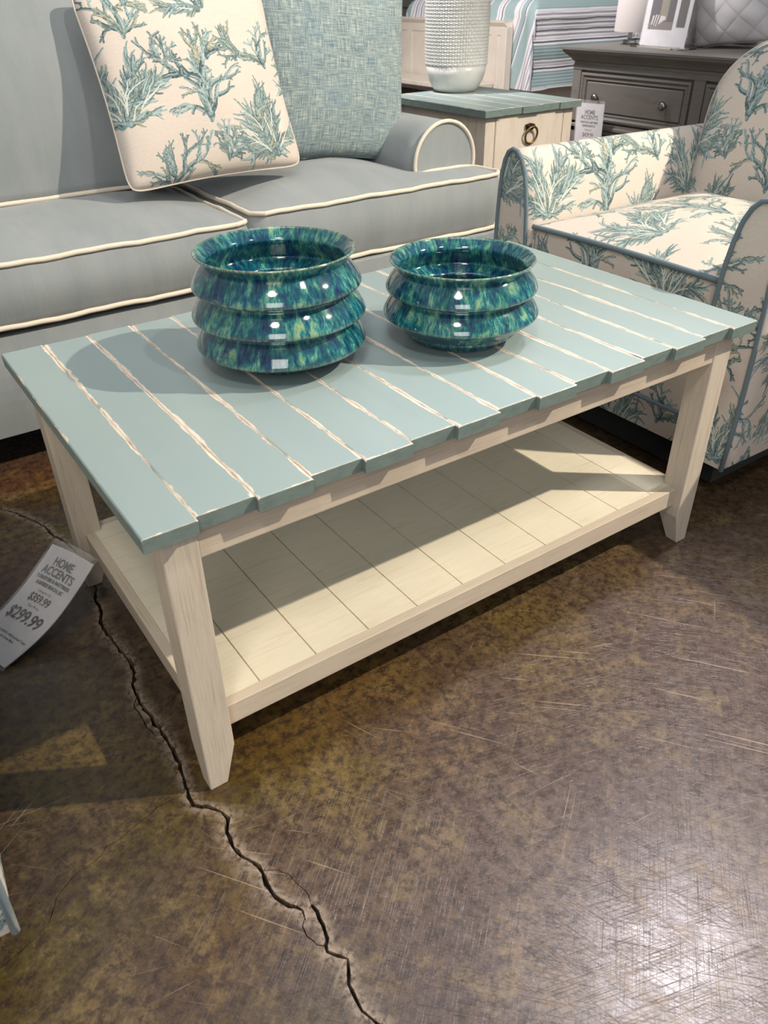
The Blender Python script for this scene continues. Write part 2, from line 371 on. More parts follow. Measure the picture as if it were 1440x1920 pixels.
def stripe_mat():
    t = NT('striped_coverlet'); uv = t.coord('UV'); sp = t.n('ShaderNodeSeparateXYZ', i_0=uv); P_ = .84
    v = t.math('FRACT', t.math('ADD', t.math('DIVIDE', sp.outputs[1], P_), t.math('MULTIPLY', t.noise(uv, 3, 2), .02)))
    T, W, N_, G = srgb(158, 178, 180), srgb(232, 228, 230), srgb(96, 98, 118), srgb(176, 170, 182)
    seq = [(0, W), (.03, T), (.17, W), (.19, N_), (.205, W), (.235, G), (.25, W), (.27, T), (.40, W), (.42, N_), (.435, W), (.47, G), (.49, W), (.515, N_), (.53, W), (.56, G), (.58, W), (.605, N_), (.62, W), (.65, G), (.67, W), (.70, T), (.84, W), (.86, N_), (.875, T), (.93, W), (.95, G), (.965, W)]
    col = t.ramp(v, seq, 'CONSTANT'); q = t.noise(t.map(uv, (260, 60, 1)), 1, 2)
    t.P(Base_Color=t.mix(1, col, t.ramp(q, [(.3, .88), (.7, 1)]), 'MULTIPLY'), Roughness=.85)
    t.bump(t.math('ADD', t.math('SINE', t.math('MULTIPLY', sp.outputs[1], 260)), q), .4, .004); return t.m
def quilt_mat(name, col):
    t = NT(name); uv = t.coord('UV'); a = t.map(uv, (1, 1, 1), (0, 0, PI/4)); sp = t.n('ShaderNodeSeparateXYZ', i_0=a)
    f = lambda s_: t.math('ABSOLUTE', t.math('SINE', t.math('MULTIPLY', s_, PI/.075)))
    h = t.math('POWER', t.math('MULTIPLY', f(sp.outputs[0]), f(sp.outputs[1])), .4)
    t.P(Base_Color=t.mix(h, tuple(x*.8 for x in col[:3])+(1,), col), Roughness=.42, Sheen_Weight=.4); t.bump(h, .55, .006); return t.m
def clear(name, tint=(1, 1, 1, 1), rough=.03):
    t = NT(name); t.P(Base_Color=tint, Roughness=t.ramp(t.noise(t.coord(), 40, 2), [(.3, rough), (.7, rough*1.5)]), Transmission_Weight=1.0, IOR=1.45); return t.m

M = dict(
    coral=coral_mat(), teal=weave_mat('teal_slub_weave', srgb(80, 98, 108), srgb(130, 146, 148), srgb(188, 194, 184)),
    sofa=sofa_mat(), cream_welt=cloth('cream_piping_cord', srgb(224, 212, 194)), blue_welt=cloth('slate_blue_piping_cord', srgb(104, 122, 130)),
    mint=mint_mat(), mint_end=mint_end_mat(),
    ww_z=wood_mat('whitewashed_wood_upright', srgb(206, 194, 178), srgb(146, 126, 110), (330, 330, 9), .62),
    ww_x=wood_mat('whitewashed_wood_long', srgb(204, 190, 172), srgb(150, 130, 112), (9, 330, 330), .55),
    ww_y=wood_mat('whitewashed_wood_deep', srgb(204, 190, 172), srgb(150, 130, 112), (330, 9, 330), .55),
    shelf=wood_mat('cream_painted_boards', srgb(228, 219, 198), srgb(186, 168, 140), (10, 150, 60), .40, .5),
    creamwood=wood_mat('cream_washed_wood', srgb(214, 203, 190), srgb(176, 158, 142), (40, 40, 8), .4, .55),
    greywood=wood_mat('grey_stained_wood', srgb(112, 106, 102), srgb(78, 72, 70), (60, 8, 60), .5, .5),
    nickel=plain('brushed_nickel', srgb(150, 146, 140), .28, 1), bronze=plain('dark_bronze', srgb(64, 50, 42), .35, .9),
    brass=plain('aged_brass', srgb(140, 112, 72), .35, .9),
    ceramic=plain('white_glazed_ceramic', srgb(206, 206, 202), .28), black=plain('black_foot', srgb(22, 22, 24), .5),
    paper=plain('white_card', srgb(206, 202, 206), .6), ink=plain('black_ink', srgb(34, 34, 38), .6), greyink=plain('grey_green_ink', srgb(92, 98, 92), .6),
    beige=cloth('beige_boucle', srgb(204, 184, 168), 300), white=cloth('white_cotton', srgb(232, 226, 220)),
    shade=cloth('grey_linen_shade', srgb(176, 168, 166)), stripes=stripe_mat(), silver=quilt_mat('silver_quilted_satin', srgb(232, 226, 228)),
    darkcloth=cloth('black_cover_and_shade', srgb(9, 9, 12)), wall=plain('painted_wall', srgb(196, 190, 182), .8, bumpscale=60),  # this black cloth also stands for the shade under the armchairs
    clear=clear('clear_acrylic'), plastic=None, floor=floor_mat())
t = NT('clear_tag_sleeve'); t.P(Base_Color=(1, 1, 1, 1), Roughness=.08, Alpha=t.ramp(t.noise(t.coord(), 18, 3), [(.3, .04), (.7, .13)]), Specular_IOR_Level=.8); t.bump(t.noise(t.coord(), 28, 2), .6, .006); M['plastic'] = t.m

# ------------------------------------------------------------------ floor with its cracks
C1 = [(-.30,1.25),(-.16,1.10),(-.053, 1.005), (-.027, .967), (-.005, .917), (.012, .871), (.017, .825), (.03, .791), (.039, .745), (.04, .659), (.037, .598), (.025, .566), (.02, .512), (.009, .486), (.009, .447), (.014, .4), (.019, .364), (.016, .323), (.002, .29), (-.002, .249), (.004, .209), (.006, .167), (.006, .135), (.006, .097), (-.002, .061), (-.008, .034), (-.008, .015), (.009, -.001), (.021, -.02), (.024, -.035), (.013, -.054), (.01, -.081), (.017, -.106), (.026, -.126), (.026, -.139), (.023, -.163), (.028, -.188), (.044, -.214), (.041, -.227)]
C2 = [(.027, -.136), (.045, -.146), (.054, -.161), (.056, -.178), (.061, -.199), (.057, -.214)]
C2b = [(.057, -.214), (.056, -.237), (.054, -.253), (.043, -.277), (.051, -.289), (.059, -.299), (.052, -.312), (.044, -.325), (.042, -.344), (.041, -.358), (.046, -.373), (.049, -.385), (.049, -.433), (.06, -.5), (.05, -.6)]
C3 = [(.041, -.225), (.034, -.231), (.032, -.247), (.037, -.263), (.045, -.271)]
C4 = [(-.014, .039), (-.025, .041), (-.054, .042), (-.069, .035), (-.085, .032), (-.105, .026), (-.123, .022), (-.134, .022), (-.147, .012), (-.163, .008), (-.179, .007), (-.191, .001), (-.205, -.008), (-.217, -.022), (-.224, -.033), (-.238, -.046), (-.253, -.052), (-.27, -.058), (-.283, -.061), (-.294, -.064), (-.332, -.071), (-.5, -.12)]
C5 = [(.004, .274), (-.005, .26), (-.012, .245), (-.010, .222), (-.011, .193), (-.007, .17), (.003, .165)]
CR = [(C1, .0062), (C2, .0011), (C2b, .0046), (C3, .0018), (C4, .0012), (C5, .0020)]
def build_floor():
    segs = []; outlines = []
    for pts, wd in CR:
        P_ = [Vector(pts[0])]
        for a, b in zip(pts, pts[1:]):
            a, b = Vector(a), Vector(b); n = max(1, int((b-a).length/.008))
            for i in range(1, n+1):
                q = a.lerp(b, i/n)
                if i < n: q += Vector((random.gauss(0, .0010), random.gauss(0, .0010)))
                P_.append(q)
        n = len(P_); Lf, Rt = [], []; ws = []
        for i, p in enumerate(P_):
            d = (P_[min(i+1, n-1)]-P_[max(i-1, 0)]).normalized(); nn = Vector((-d.y, d.x))
            far = .55 if (pts is C1 and p.y > .7) else 1
            end = 1
            if pts is C1 and n-i < 4: end = (n-i)/4
            wv = max(.0004, wd*end*random.uniform(.55, 1.25)*(1.5 if (pts is C1 and .12 < p.y < .35 and random.random() < .3) else 1)); ws.append(wv)
            Lf.append(p+nn*wv/2); Rt.append(p-nn*wv/2)
        segs.append((P_, ws)); outlines.append(Lf+Rt[::-1])
    co = []; ed = []
    def addp(p): co.append(Vector((p[0], p[1]))); return len(co)-1
    for ol in outlines:
        ids = [addp(p) for p in ol]; ed += [(ids[i], ids[(i+1) % len(ids)]) for i in range(len(ids))]
    x0, x1, y0, y1 = -3.5, 9.0, -3.5, 9.5
    for p in ((x0, y0), (x1, y0), (x1, y1), (x0, y1)): addp(p)
    for x in np.arange(-.6, 2.0, .045):
        for y in np.arange(-.9, 1.5, .045): addp((x+random.uniform(-.01, .01), y+random.uniform(-.01, .01)))
    for x in np.arange(x0+.5, x1, .5):
        for y in np.arange(y0+.5, y1, .5):
            if not (-.6 < x < 2 and -.9 < y < 1.5): addp((x, y))
    for P_, ws in segs:
        for p in P_:
            for k in range(5): addp((p.x+random.gauss(0, .014), p.y+random.gauss(0, .014)))
    vs, es, fs, _, _, _ = geometry.delaunay_2d_cdt(co, ed, [], 0, 1e-6)
    A = np.array([[p.x, p.y] for P_, ws in segs for p in P_[:-1]]); B = np.array([[p.x, p.y] for P_, ws in segs for p in P_[1:]])
    W0 = np.array([x for P_, ws in segs for x in ws[:-1]]); W1 = np.array([x for P_, ws in segs for x in ws[1:]]); MAIN = np.array([1. if i in (0, 2) else .08 for i, (P_, ws) in enumerate(segs) for _ in P_[:-1]])
    def dist(Q, width=True):
        out = np.empty(len(Q)); 
        for i in range(0, len(Q), 2000):
            q = Q[i:i+2000, None]; d = B-A; tt = np.clip(((q-A)*d).sum(-1)/(d*d).sum(-1), 0, 1); dd = np.hypot(*np.moveaxis(q-(A+tt[..., None]*d), -1, 0))
            out[i:i+2000] = ((dd-(W0+(W1-W0)*tt)/2) if width else np.where(MAIN == 1, dd, 9.)).min(1)
        return out
    V = np.array([[v.x, v.y] for v in vs]); cen = np.array([V[list(f)].mean(0) for f in fs]); inside = dist(cen) < 0
    bm = bmesh.new(); bv = [bm.verts.new((x, y, 0)) for x, y in V]; ins = []
    for f, k in zip(fs, inside):
        try: bf = bm.faces.new([bv[i] for i in f])
        except ValueError: continue
        if k: ins.append(bf)
    r = bmesh.ops.extrude_face_region(bm, geom=ins)
    bmesh.ops.translate(bm, verts=[g for g in r['geom'] if isinstance(g, bmesh.types.BMVert)], vec=(0, 0, -.035))
    bmesh.ops.delete(bm, geom=ins, context='FACES_ONLY')
    bmesh.ops.recalc_face_normals(bm, faces=bm.faces)
    me = bpy.data.meshes.new('floor'); bm.to_mesh(me); bm.free()
    V = np.array([v.co[:2] for v in me.vertices]); 
    # stains of the acid-stained slab: hand-placed blobs (x, y, radius, colour)
    blobs = [(-.22, -.02, .10, (88, 78, 46)), (-.21, .11, .05, (108, 94, 40)), (-.16, -.10, .06, (92, 84, 58)), (-.1, -.19, .05, (96, 72, 50)), (-.17, -.22, .07, (88, 72, 52)), (-.05, -.14, .05, (112, 94, 54)),
             (.08, .03, .05, (102, 80, 40)), (.07, -.02, .04, (94, 84, 44)), (.0, -.07, .03, (104, 88, 50)), (.19, .07, .07, (112, 88, 50)), (.07, -.14, .05, (122, 104, 76)), (.36, .09, .09, (120, 94, 58)), (.52, .13, .12, (118, 98, 56)),
             (.30, -.02, .05, (92, 74, 62)), (.40, -.12, .07, (104, 84, 66)), (.20, -.08, .06, (116, 100, 58)), (.62, -.05, .08, (120, 100, 62)), (.62, -.18, .10, (104, 88, 74)), (.82, -.2, .14, (100, 84, 78)), (.34, -.33, .12, (104, 88, 84)), (.15, -.25, .06, (116, 98, 72)),
             (.12, -.38, .07, (88, 72, 68)), (.43, -.48, .2, (112, 98, 96)), (.02, -.33, .05, (92, 84, 62)), (.70, -.42, .2, (100, 86, 86)), (1.0, -.08, .1, (124, 104, 70)), (1.22, -.03, .15, (96, 80, 60)),
             (.02, 1.11, .05, (112, 74, 50)), (.02, 1.0, .05, (136, 106, 44)), (.05, .92, .04, (96, 66, 58)), (.03, .85, .06, (112, 104, 52)), (-.07, .78, .07, (104, 82, 74)), (-.06, .65, .08, (88, 70, 62)), (-.14, .24, .06, (116, 98, 56)), (-.1, .4, .12, (90, 78, 60))]
    num = np.zeros((len(V), 3)); den = np.full(len(V), .02); num += np.array((112, 94, 72))/255*.02
    for x, y, r_b, c in blobs:
        g = np.exp(-((V[:, 0]-x)**2+(V[:, 1]-y)**2)/(2*(r_b*.8)**2)); num += g[:, None]*np.array(c)/255; den += g
    colr = (num/den[:, None])**2.2*np.array((.66, .63, .56))
    ca = me.color_attributes.new('stain', 'FLOAT_COLOR', 'POINT'); ca.data.foreach_set('color', np.c_[colr, np.ones(len(V))].astype(np.float32).ravel())
    wa = me.attributes.new('wear', 'FLOAT', 'POINT'); wa.data.foreach_set('value', np.clip(1.0-dist(V, False)/.016, 0, 1).astype(np.float32))
    me.materials.append(M['floor']); o = bpy.data.objects.new('floor', me); COL.objects.link(o); tag(o, kind='structure', label='stained polished concrete floor with a long crack')
    return o
build_floor()
wb = MB(); wb.box(-3.5, 9, 9.4, 9.5, 0, 3.9); tag(wb.build('wall_back', M['wall']), kind='structure')
wr = MB(); wr.box(8.9, 9, -3.5, 9.4, 0, 3.9); tag(wr.build('wall_right', M['wall']), kind='structure')

# ------------------------------------------------------------------ coffee table
T, L, W, EB = .483, 1.139, .6532, .0683; BB = (L-2*EB)/13; REC = .0085
IX, IY, LW, ZS, TS, ZA, TT, SX, SY = .0238, .0222, .0479, .133, .0385, .411, .0215, .0417, .0384
table = empty('coffee_table', (L/2, W/2, 0), 'mint plank-topped coffee table with whitewashed legs and a lower shelf', 'table')
def boards_top(x0s, y0f, y1f, zt, zb, ends, ym=10):
    """planked top: one mesh; u = metres to the nearest long edge, v = metres to the nearest end"""
    vs = []; fs = []; uvs = []; ev = []; ef = []
    for i, (xa, xb) in enumerate(zip(x0s, x0s[1:])):
        a, b = y0f(i), y1f(i); g = .0003; c = .0020; ny = 44
        xs = [xa+g/2, xa+g/2+c*.5, xa+g/2+c, xa+.012, (xa+xb)/2, xb-.012, xb-g/2-c, xb-g/2-c*.5, xb-g/2]; zs = [zt-c, zt-c*.3, zt, zt, zt, zt, zt, zt-c*.3, zt-c]
        du = [0, .0005, .0015, .012, .05, .012, .0015, .0005, 0]
        if i == 0: du[:4] = [.0030, .0036, .0048, .016]
        if i == len(x0s)-2: du[5:] = [.016, .0048, .0036, .0030]
        ys = [a, a+.0012, a+.008]+[a+.008+(b-a-.016)*(k+1)/ny for k in range(ny)]+[b-.0012, b]; b0 = len(vs)
        for j, y in enumerate(ys):
            de = min(y-a, b-y); dz = -.0014 if de < .0005 else 0
            for k, x in enumerate(xs):
                jx = (random.gauss(0, .0002) if k in (0, 8) else 0)
                vs.append((x+jx, y, zs[k]+dz))
        n = len(xs)
        for j in range(len(ys)-1):
            for k in range(n-1):
                q = (b0+j*n+k, b0+j*n+k+1, b0+(j+1)*n+k+1, b0+(j+1)*n+k); fs.append(q)
                e = lambda jj: min(ys[jj]-a, b-ys[jj])
                uvs.append([(du[k], e(j)), (du[k+1], e(j)), (du[k+1], e(j+1)), (du[k], e(j+1))])
        # sides, ends, bottom (separate faces in the same mesh; end grain material)
        row = [b0+k for k in range(n)]; rowb = [b0+(len(ys)-1)*n+k for k in range(n)]
        bb = len(vs); vs += [(xs[k], a+.0008, zb) for k in (0, n-1)]+[(xs[k], b-.0008, zb) for k in (0, n-1)]
        ef += [[bb]+row+[bb+1], [bb+3]+rowb[::-1]+[bb+2], [bb+2]+[b0+j*n for j in range(len(ys)-1, -1, -1)]+[bb], [bb+1]+[b0+j*n+n-1 for j in range(len(ys))]+[bb+3], [bb, bb+1, bb+3, bb+2]]
    m = MB(); m.add(vs, fs+ef, uvs+[[(.02, .02)]*len(f) for f in ef]); return m, len(fs)
xs = [0, EB]+[EB+BB*i for i in range(1, 14)]+[L]
def outset(i): return i % 2 == 0
m, nf = boards_top(xs, lambda i: 0 if outset(i) else REC, lambda i: W-(0 if outset(i) else REC*.35), T, T-TT, None)
top = m.build('tabletop', M['mint'], table, 'mint green planks with rubbed pale seams'); top.data.materials.append(M['mint_end'])
for p in top.data.polygons:
    if p.index >= nf: p.material_index = 1
def leg(sx, sy):
    x0 = IX if sx < 0 else L-IX; y0 = IY if sy < 0 else W-IY; dx = LW if sx < 0 else -LW; dy = LW if sy < 0 else -LW
    m = MB(); k = .42; zt = .072
    ring = lambda z, s: [(x0, y0, z), (x0+dx*s, y0, z), (x0+dx*s, y0+dy*s, z), (x0, y0+dy*s, z)]
    m.loft([ring(0, 1-k), ring(zt, 1), ring(T-TT-.0002, 1)], smooth=False); o = m.build('leg', M['ww_z'], table); clean(o); bevel(o, .0018); return o
for sx in (-1, 1):
    for sy in (-1, 1): leg(sx, sy)
for nm, b, mt in (('front_apron', (IX+LW, L-IX-LW, IY+.002, IY+.022), 'ww_x'), ('back_apron', (IX+LW, L-IX-LW, W-IY-.022, W-IY-.002), 'ww_x')):
    o = MB().box(*b, ZA, T-TT-.0002).build(nm, M[mt], table); bevel(o, .0012)
for nm, x in (('side_apron', IX+.002), ('side_apron', L-IX-.022)):
    o = MB().box(x, x+.02, IY+LW, W-IY-LW, ZA, T-TT-.0002).build(nm, M['ww_y'], table); bevel(o, .0012)
# shelf: panel of grooved boards notched round the legs, inside a thin frame
gx = [.042]+[.137+.0972*i for i in range(10)]+[L-SX]
m = MB(); g = .0022; yb0, yb1 = SY+.0175, W-SY-.0175
LXi = IX+LW; LYi = IY+LW
for i, (a, b) in enumerate(zip(gx, gx[1:])):
    a += g/2 if i else .0165; b -= g/2 if i < 10 else .0165; 
    y0, y1 = yb0, yb1; z0, z1 = ZS-.012, ZS
    if i in (0, 10):   # end boards stop at the legs
        if i == 0: m.box(a, LXi, LYi, W-LYi, z0, z1); m.box(LXi, b, y0, y1, z0, z1)
        else: m.box(L-LXi, b, LYi, W-LYi, z0, z1); m.box(a, L-LXi, y0, y1, z0, z1)
    else: m.box(a, b, y0, y1, z0, z1)
m.box(.06, L-.06, SY+.02, W-SY-.02, ZS-.016, ZS-.0035)
sh = m.build('shelf', M['shelf'], table, 'cream shelf of grooved boards')
for y0 in (SY, W-SY-.018): bevel(MB().box(LXi, L-LXi, y0, y0+.018, ZS-TS, ZS+.0003).build('shelf_rail', M['ww_x'], table), .0012)
for x0 in (SX, L-SX-.017): bevel(MB().box(x0, x0+.017, LYi, W-LYi, ZS-TS, ZS+.0003).build('shelf_rail', M['ww_y'], table), .0012)

# ------------------------------------------------------------------ bowls
def bowl(name, c, prof, edges, mat, label):
    z0 = .4835; root = (c[0], c[1], z0)
    # smooth the outline with short arcs
    pts = []
    for i, (r, z, s) in enumerate(prof):
        if i in (0, len(prof)-1) or s == 0: pts.append((r, z)); continue
        p0, p1, p2 = Vector(prof[i-1][:2]), Vector((r, z)), Vector(prof[i+1][:2])
        a = p1+(p0-p1).normalized()*min(s, (p0-p1).length*.48); b = p1+(p2-p1).normalized()*min(s, (p2-p1).length*.48)
        for k in range(7):
            t_ = k/6; q = a*(1-t_)**2+p1*2*t_*(1-t_)+b*t_**2; pts.append((q.x, q.y))
    m = MB(); m.lathe((0, 0), pts, 160); m.v = [(x+c[0], y+c[1], z) for x, y, z in m.v]
    BASE['_tmp'] = Vector(root)
    class F: name = '_tmp'
    me_o = m.build(name, mat, None)
    for v in me_o.data.vertices: v.co -= Vector(root)
    me_o.location = root
    clean(me_o)
    at = me_o.data.attributes.new('edge', 'FLOAT', 'POINT'); val = []
    for v in me_o.data.vertices:
        r = math.hypot(v.co.x, v.co.y); z = v.co.z+z0
        val.append(max(math.exp(-((r-e[0])**2+(z-e[1])**2)/(2*e[2]**2))*e[3] for e in edges))
    at.data.foreach_set('value', np.array(val, np.float32)); return tag(me_o, label, 'bowl', 'glazed ribbed bowls on the coffee table')
def ribs(rim, neck, rings, foot, zin):
    # rings: list from the top of (edge r, edge z, neck r under, neck z under)
    p = [(.0001, .4835, 0), (foot-.006, .4835, .0), (foot, .486, .002), (foot+.004, .492, .004)]
    body = []
    for er, ez, nr, nz in rings[::-1]:
        body += [(er-.010, ez-.0075, .006), (er+.0008, ez-.001, .005), (nr+(er-nr)*.70, ez+(nz-ez)*.46, .012), (nr+.001, nz+.001, .005)]
    p += body; p += [(neck[0], neck[1], .005), (rim[0]-.002, rim[1]-.004, .004), (rim[0], rim[1]-.001, .0015), (rim[0]-.002, rim[1]+.001, .0015), (rim[0]-.0055, rim[1]-.001, .002)]
    p += [(neck[0]-.006, neck[1]+.0, .006)]
    for er, ez, nr, nz in rings: p += [(er-.0085, ez+.001, .006), (nr-.015, ez-.012, .006)]
    p += [(foot+.02, zin+.004, .01), (.0001, zin, 0)]; return p
b1 = ribs((.1243, .660), (.1095, .6425), [(.1325, .6095, .1095, .6415), (.1376, .5645, .1125, .598), (.1362, .5175, .1135, .553)], .078, .493)
b2 = ribs((.1201, .618), (.107, .602), [(.1268, .5722, .107, .601), (.1318, .5312, .1085, .562)], .0795, .493)
def fixneck(p): return p
bowl('ribbed_bowl', (.377, .3587), b1, [(.1235, .66, .003, 1), (.1325, .61, .002, .5), (.1376, .5645, .002, .5), (.1362, .5175, .002, .4)], glaze_mat('blue_teal_drip_glaze', 2.0, (150, 158, 120)), 'taller blue-teal glazed bowl with three stacked ribs, left on the mint table')
bowl('ribbed_bowl', (.6657, .2588), b2, [(.1193, .618, .003, 1), (.1268, .5722, .002, .4), (.1318, .5312, .002, .4)], glaze_mat('green_teal_drip_glaze', 7.3, (140, 160, 128)), 'shorter green-teal glazed bowl with two stacked ribs, right on the mint table')

# ------------------------------------------------------------------ text helper
def text_mesh(body, size, warp, mat, parent, name='lettering', align='CENTER', bold=0, sx=1, xy=(0, 0)):
    """lettering laid onto a surface: warp(s, t) -> point, s to the right, t downwards"""
    cu = bpy.data.curves.new('txt', 'FONT'); cu.body = body; cu.size = size; cu.align_x = align; cu.offset = bold; cu.resolution_u = 3
    ob = bpy.data.objects.new('txt', cu); COL.objects.link(ob); bpy.context.view_layer.update()
    me = bpy.data.meshes.new_from_object(ob.evaluated_get(bpy.context.evaluated_depsgraph_get())); bpy.data.objects.remove(ob)
    off = BASE[parent.name]
    for v in me.vertices: v.co = Vector(warp(xy[0]+v.co.x*sx, xy[1]-v.co.y))-off
    me.name = name; me.materials.clear(); me.materials.append(mat); o = bpy.data.objects.new(name, me); COL.objects.link(o); o.parent = parent; BASE[o.name] = off; return o
def card_mesh(warp, w_, h_, mat, parent, name, thick=.0012, n=18):
    m = MB(); tv = [warp(w_*i/4, h_*j/n) for j in range(n+1) for i in range(5)]
    e1 = Vector(warp(.01, .01))-Vector(warp(0, .01)); e2 = Vector(warp(.01, .02))-Vector(warp(.01, .01)); nn = e1.cross(e2).normalized()*thick
    bt = [tuple(Vector(p)+nn) for p in tv]; fs = [(j*5+i, j*5+i+1, (j+1)*5+i+1, (j+1)*5+i) for j in range(n) for i in range(4)]; k = len(tv)
    fs2 = [tuple(k+a for a in f[::-1]) for f in fs]; per = [i for i in range(5)]+[j*5+4 for j in range(1, n+1)]+[n*5+i for i in range(3, -1, -1)]+[j*5 for j in range(n-1, 0, -1)]
    side = [(per[i], per[(i+1) % len(per)], k+per[(i+1) % len(per)], k+per[i]) for i in range(len(per))]
    m.add(tv+bt, fs+fs2+side, smooth=False); return m.build(name, mat, parent)
def price_tag(name, warp, Wd, Ht, base, label, lines, bars=False):
    r = empty(name, base, label, 'price tag')
    card = card_mesh(lambda s, t_: warp(s, t_, 0), Wd, Ht, M['paper'], r, 'card')
    card_mesh(lambda s, t_: warp(s-.004, t_-.012, .0022), Wd+.008, Ht+.018, M['plastic'], r, 'plastic_sleeve', .0003)
    for body, size, tt, ink, bd, sx in lines:
        text_mesh(body, size*Wd, lambda s, t_: warp(s, t_, .0009), M[ink], r, xy=(Wd/2, tt*Wd), bold=bd*Wd, sx=sx)
    if bars:
        m = MB(); x = .0
        for i in range(22):
            w_ = random.choice((.006, .010, .016))*Wd
            q = [warp(Wd*.40+x, Ht*.885, .0009), warp(Wd*.40+x+w_*.6, Ht*.885, .0009), warp(Wd*.40+x+w_*.6, Ht*.94, .0009), warp(Wd*.40+x, Ht*.94, .0009)]; m.add(q, [(0, 1, 2, 3)]); x += w_
        m.build('barcode', M['ink'], r)
    return r
TL, TR, BL, BR = (Vector(p) for p in ((-.015, .606, .122), (.028, .497, .122), (-.212, .578, .004), (-.166, .462, .004)))
WD = (TR-TL).length; HT = ((BL-TL).length+(BR-TR).length)/2
def warp1(s, t_, h):
    a = s/WD; b = t_/HT; p = TL.lerp(TR, a).lerp(BL.lerp(BR, a), b)
    p = p+Vector((0, 0, 1))*(-.020*math.sin(PI*min(1, max(0, b)))) + Vector((0, 0, .004))*math.sin(PI*a)
    nn = (TR-TL).cross(BL-TL).normalized(); nn = -nn if nn.z < 0 else nn
    return tuple(p+nn*(h+.002))
price_tag('price_tag', warp1, WD, HT, (-.1, .53, 0), 'white price tag reading $299.99 in a clear sleeve leaning on the coffee table shelf',
    [('HOME', .175, .26, 'greyink', .004, .9), ('ACCENTS', .175, .41, 'greyink', .004, .92), ('FURNITURE & MATTRESS', .074, .50, 'greyink', .003, .92), ('SURFSIDE BEACH, SC', .074, .59, 'greyink', .003, .9),
     ('Compare At', .066, .69, 'greyink', 0, .9), ('$359.99', .180, .85, 'ink', .005, .80), ('Our Price', .072, .95, 'greyink', 0, .9), ('$299.99', .300, 1.22, 'ink', .006, .76),
     ('WHITECAP 7757TA WB Cocktail Table', .056, 1.50, 'ink', .001, .9), ('49.99 x 28 Ocean Blue', .056, 1.58, 'ink', .001, .9), ('1 PIECE', .05, 1.86, 'ink', 0, .9)], True)

# ------------------------------------------------------------------ soft furnishing helpers
def pad(outline, z0, z1, crown, mat, name, parent, side=.012, soft=.10, res=.03, uvo=(0, 0), bottom_crown=0, wrinkle=0):
    """boxed cushion: outline polygon (ccw), flat box sides that belly out, crowned top"""
    pts = []; n = len(outline)
    for i in range(n):
        a, b = Vector(outline[i]), Vector(outline[(i+1) % n]); k = max(1, int((b-a).length/res))
        pts += [a.lerp(b, j/k) for j in range(k)]
    A = np.array([[p.x, p.y] for p in pts]); B = np.roll(A, -1, 0)
    def dist(q):
        d = B-A; tt = np.clip(((q-A)*d).sum(-1)/(d*d).sum(-1), 0, 1); return np.hypot(*(q-(A+tt[:, None]*d)).T).min()
    def inside(x, y):
        c = False
        for (xa, ya), (xb, yb) in zip(A, B):
            if (ya > y) != (yb > y) and x < (xb-xa)*(y-ya)/(yb-ya)+xa: c = not c
        return c
    co = [Vector((p.x, p.y)) for p in pts]; ed = [(i, (i+1) % len(pts)) for i in range(len(pts))]
    lo, hi = A.min(0), A.max(0)
    for x in np.arange(lo[0]+res/2, hi[0], res):
        for y in np.arange(lo[1]+res/2, hi[1], res):
            if inside(x, y) and dist(np.array((x, y))) > res*.45: co.append(Vector((x, y)))
    vs, _, fs, _, _, _ = geometry.delaunay_2d_cdt(co, ed, [], 1, 1e-6)
    H = lambda x, y: 1-math.exp(-(dist(np.array((x, y)))/soft)**1.3)
    m = MB(); hs = [H(v.x, v.y) for v in vs]
    wr_ = lambda x, y: wrinkle*(math.sin(x*31+math.sin(y*13)*2)*math.sin(y*23+x*5))
    m.add([(v.x, v.y, z1+(crown+wr_(v.x, v.y))*h) for v, h in zip(vs, hs)], [tuple(f) for f in fs], smooth=True)
    m.add([(v.x, v.y, z0-bottom_crown*h) for v, h in zip(vs, hs)], [tuple(f)[::-1] for f in fs], smooth=True)
    npp = len(pts); rings = []
    for k in range(9):
        t_ = k/8; bulge = side*math.sin(PI*t_)
        ring = []
        for i, p in enumerate(pts):
            d = (pts[(i+1) % npp]-pts[i-1]).normalized(); nn = Vector((d.y, -d.x))
            ex = wrinkle*1.5*math.sin(i*1.9+math.sin(i*.7)*3)*math.sin(PI*t_)
            ring.append((p.x+nn.x*(bulge+ex), p.y+nn.y*(bulge+ex), z0+(z1-z0)*t_))
        rings.append(ring)
    m.loft(rings, cap=False, smooth=True)
    o = m.build(name, mat, parent, boxuv=uvo); clean(o, 1e-4); return o, pts
def rrect(x0, x1, y0, y1, r=.03, n=5):
    out = []
    for cx, cy, a0 in ((x1-r, y0+r, -PI/2), (x1-r, y1-r, 0), (x0+r, y1-r, PI/2), (x0+r, y0+r, PI)):
        out += [(cx+r*math.cos(a0+PI/2*k/n), cy+r*math.sin(a0+PI/2*k/n)) for k in range(n+1)]
    return out
def welt(pts, z, r, mat, parent, name='piping', out=.003, wob=.0015):
    n = len(pts); P_ = []
    for i, p in enumerate(pts):
        d = (pts[(i+1) % n]-pts[i-1]).normalized(); P_.append((p.x+d.y*out, p.y-d.x*out, z+wob*math.sin(i*.9)+wob*.6*math.sin(i*2.3)))
    o = MB().tube(P_, r, 8, closed=True).build(name, mat, parent); return o
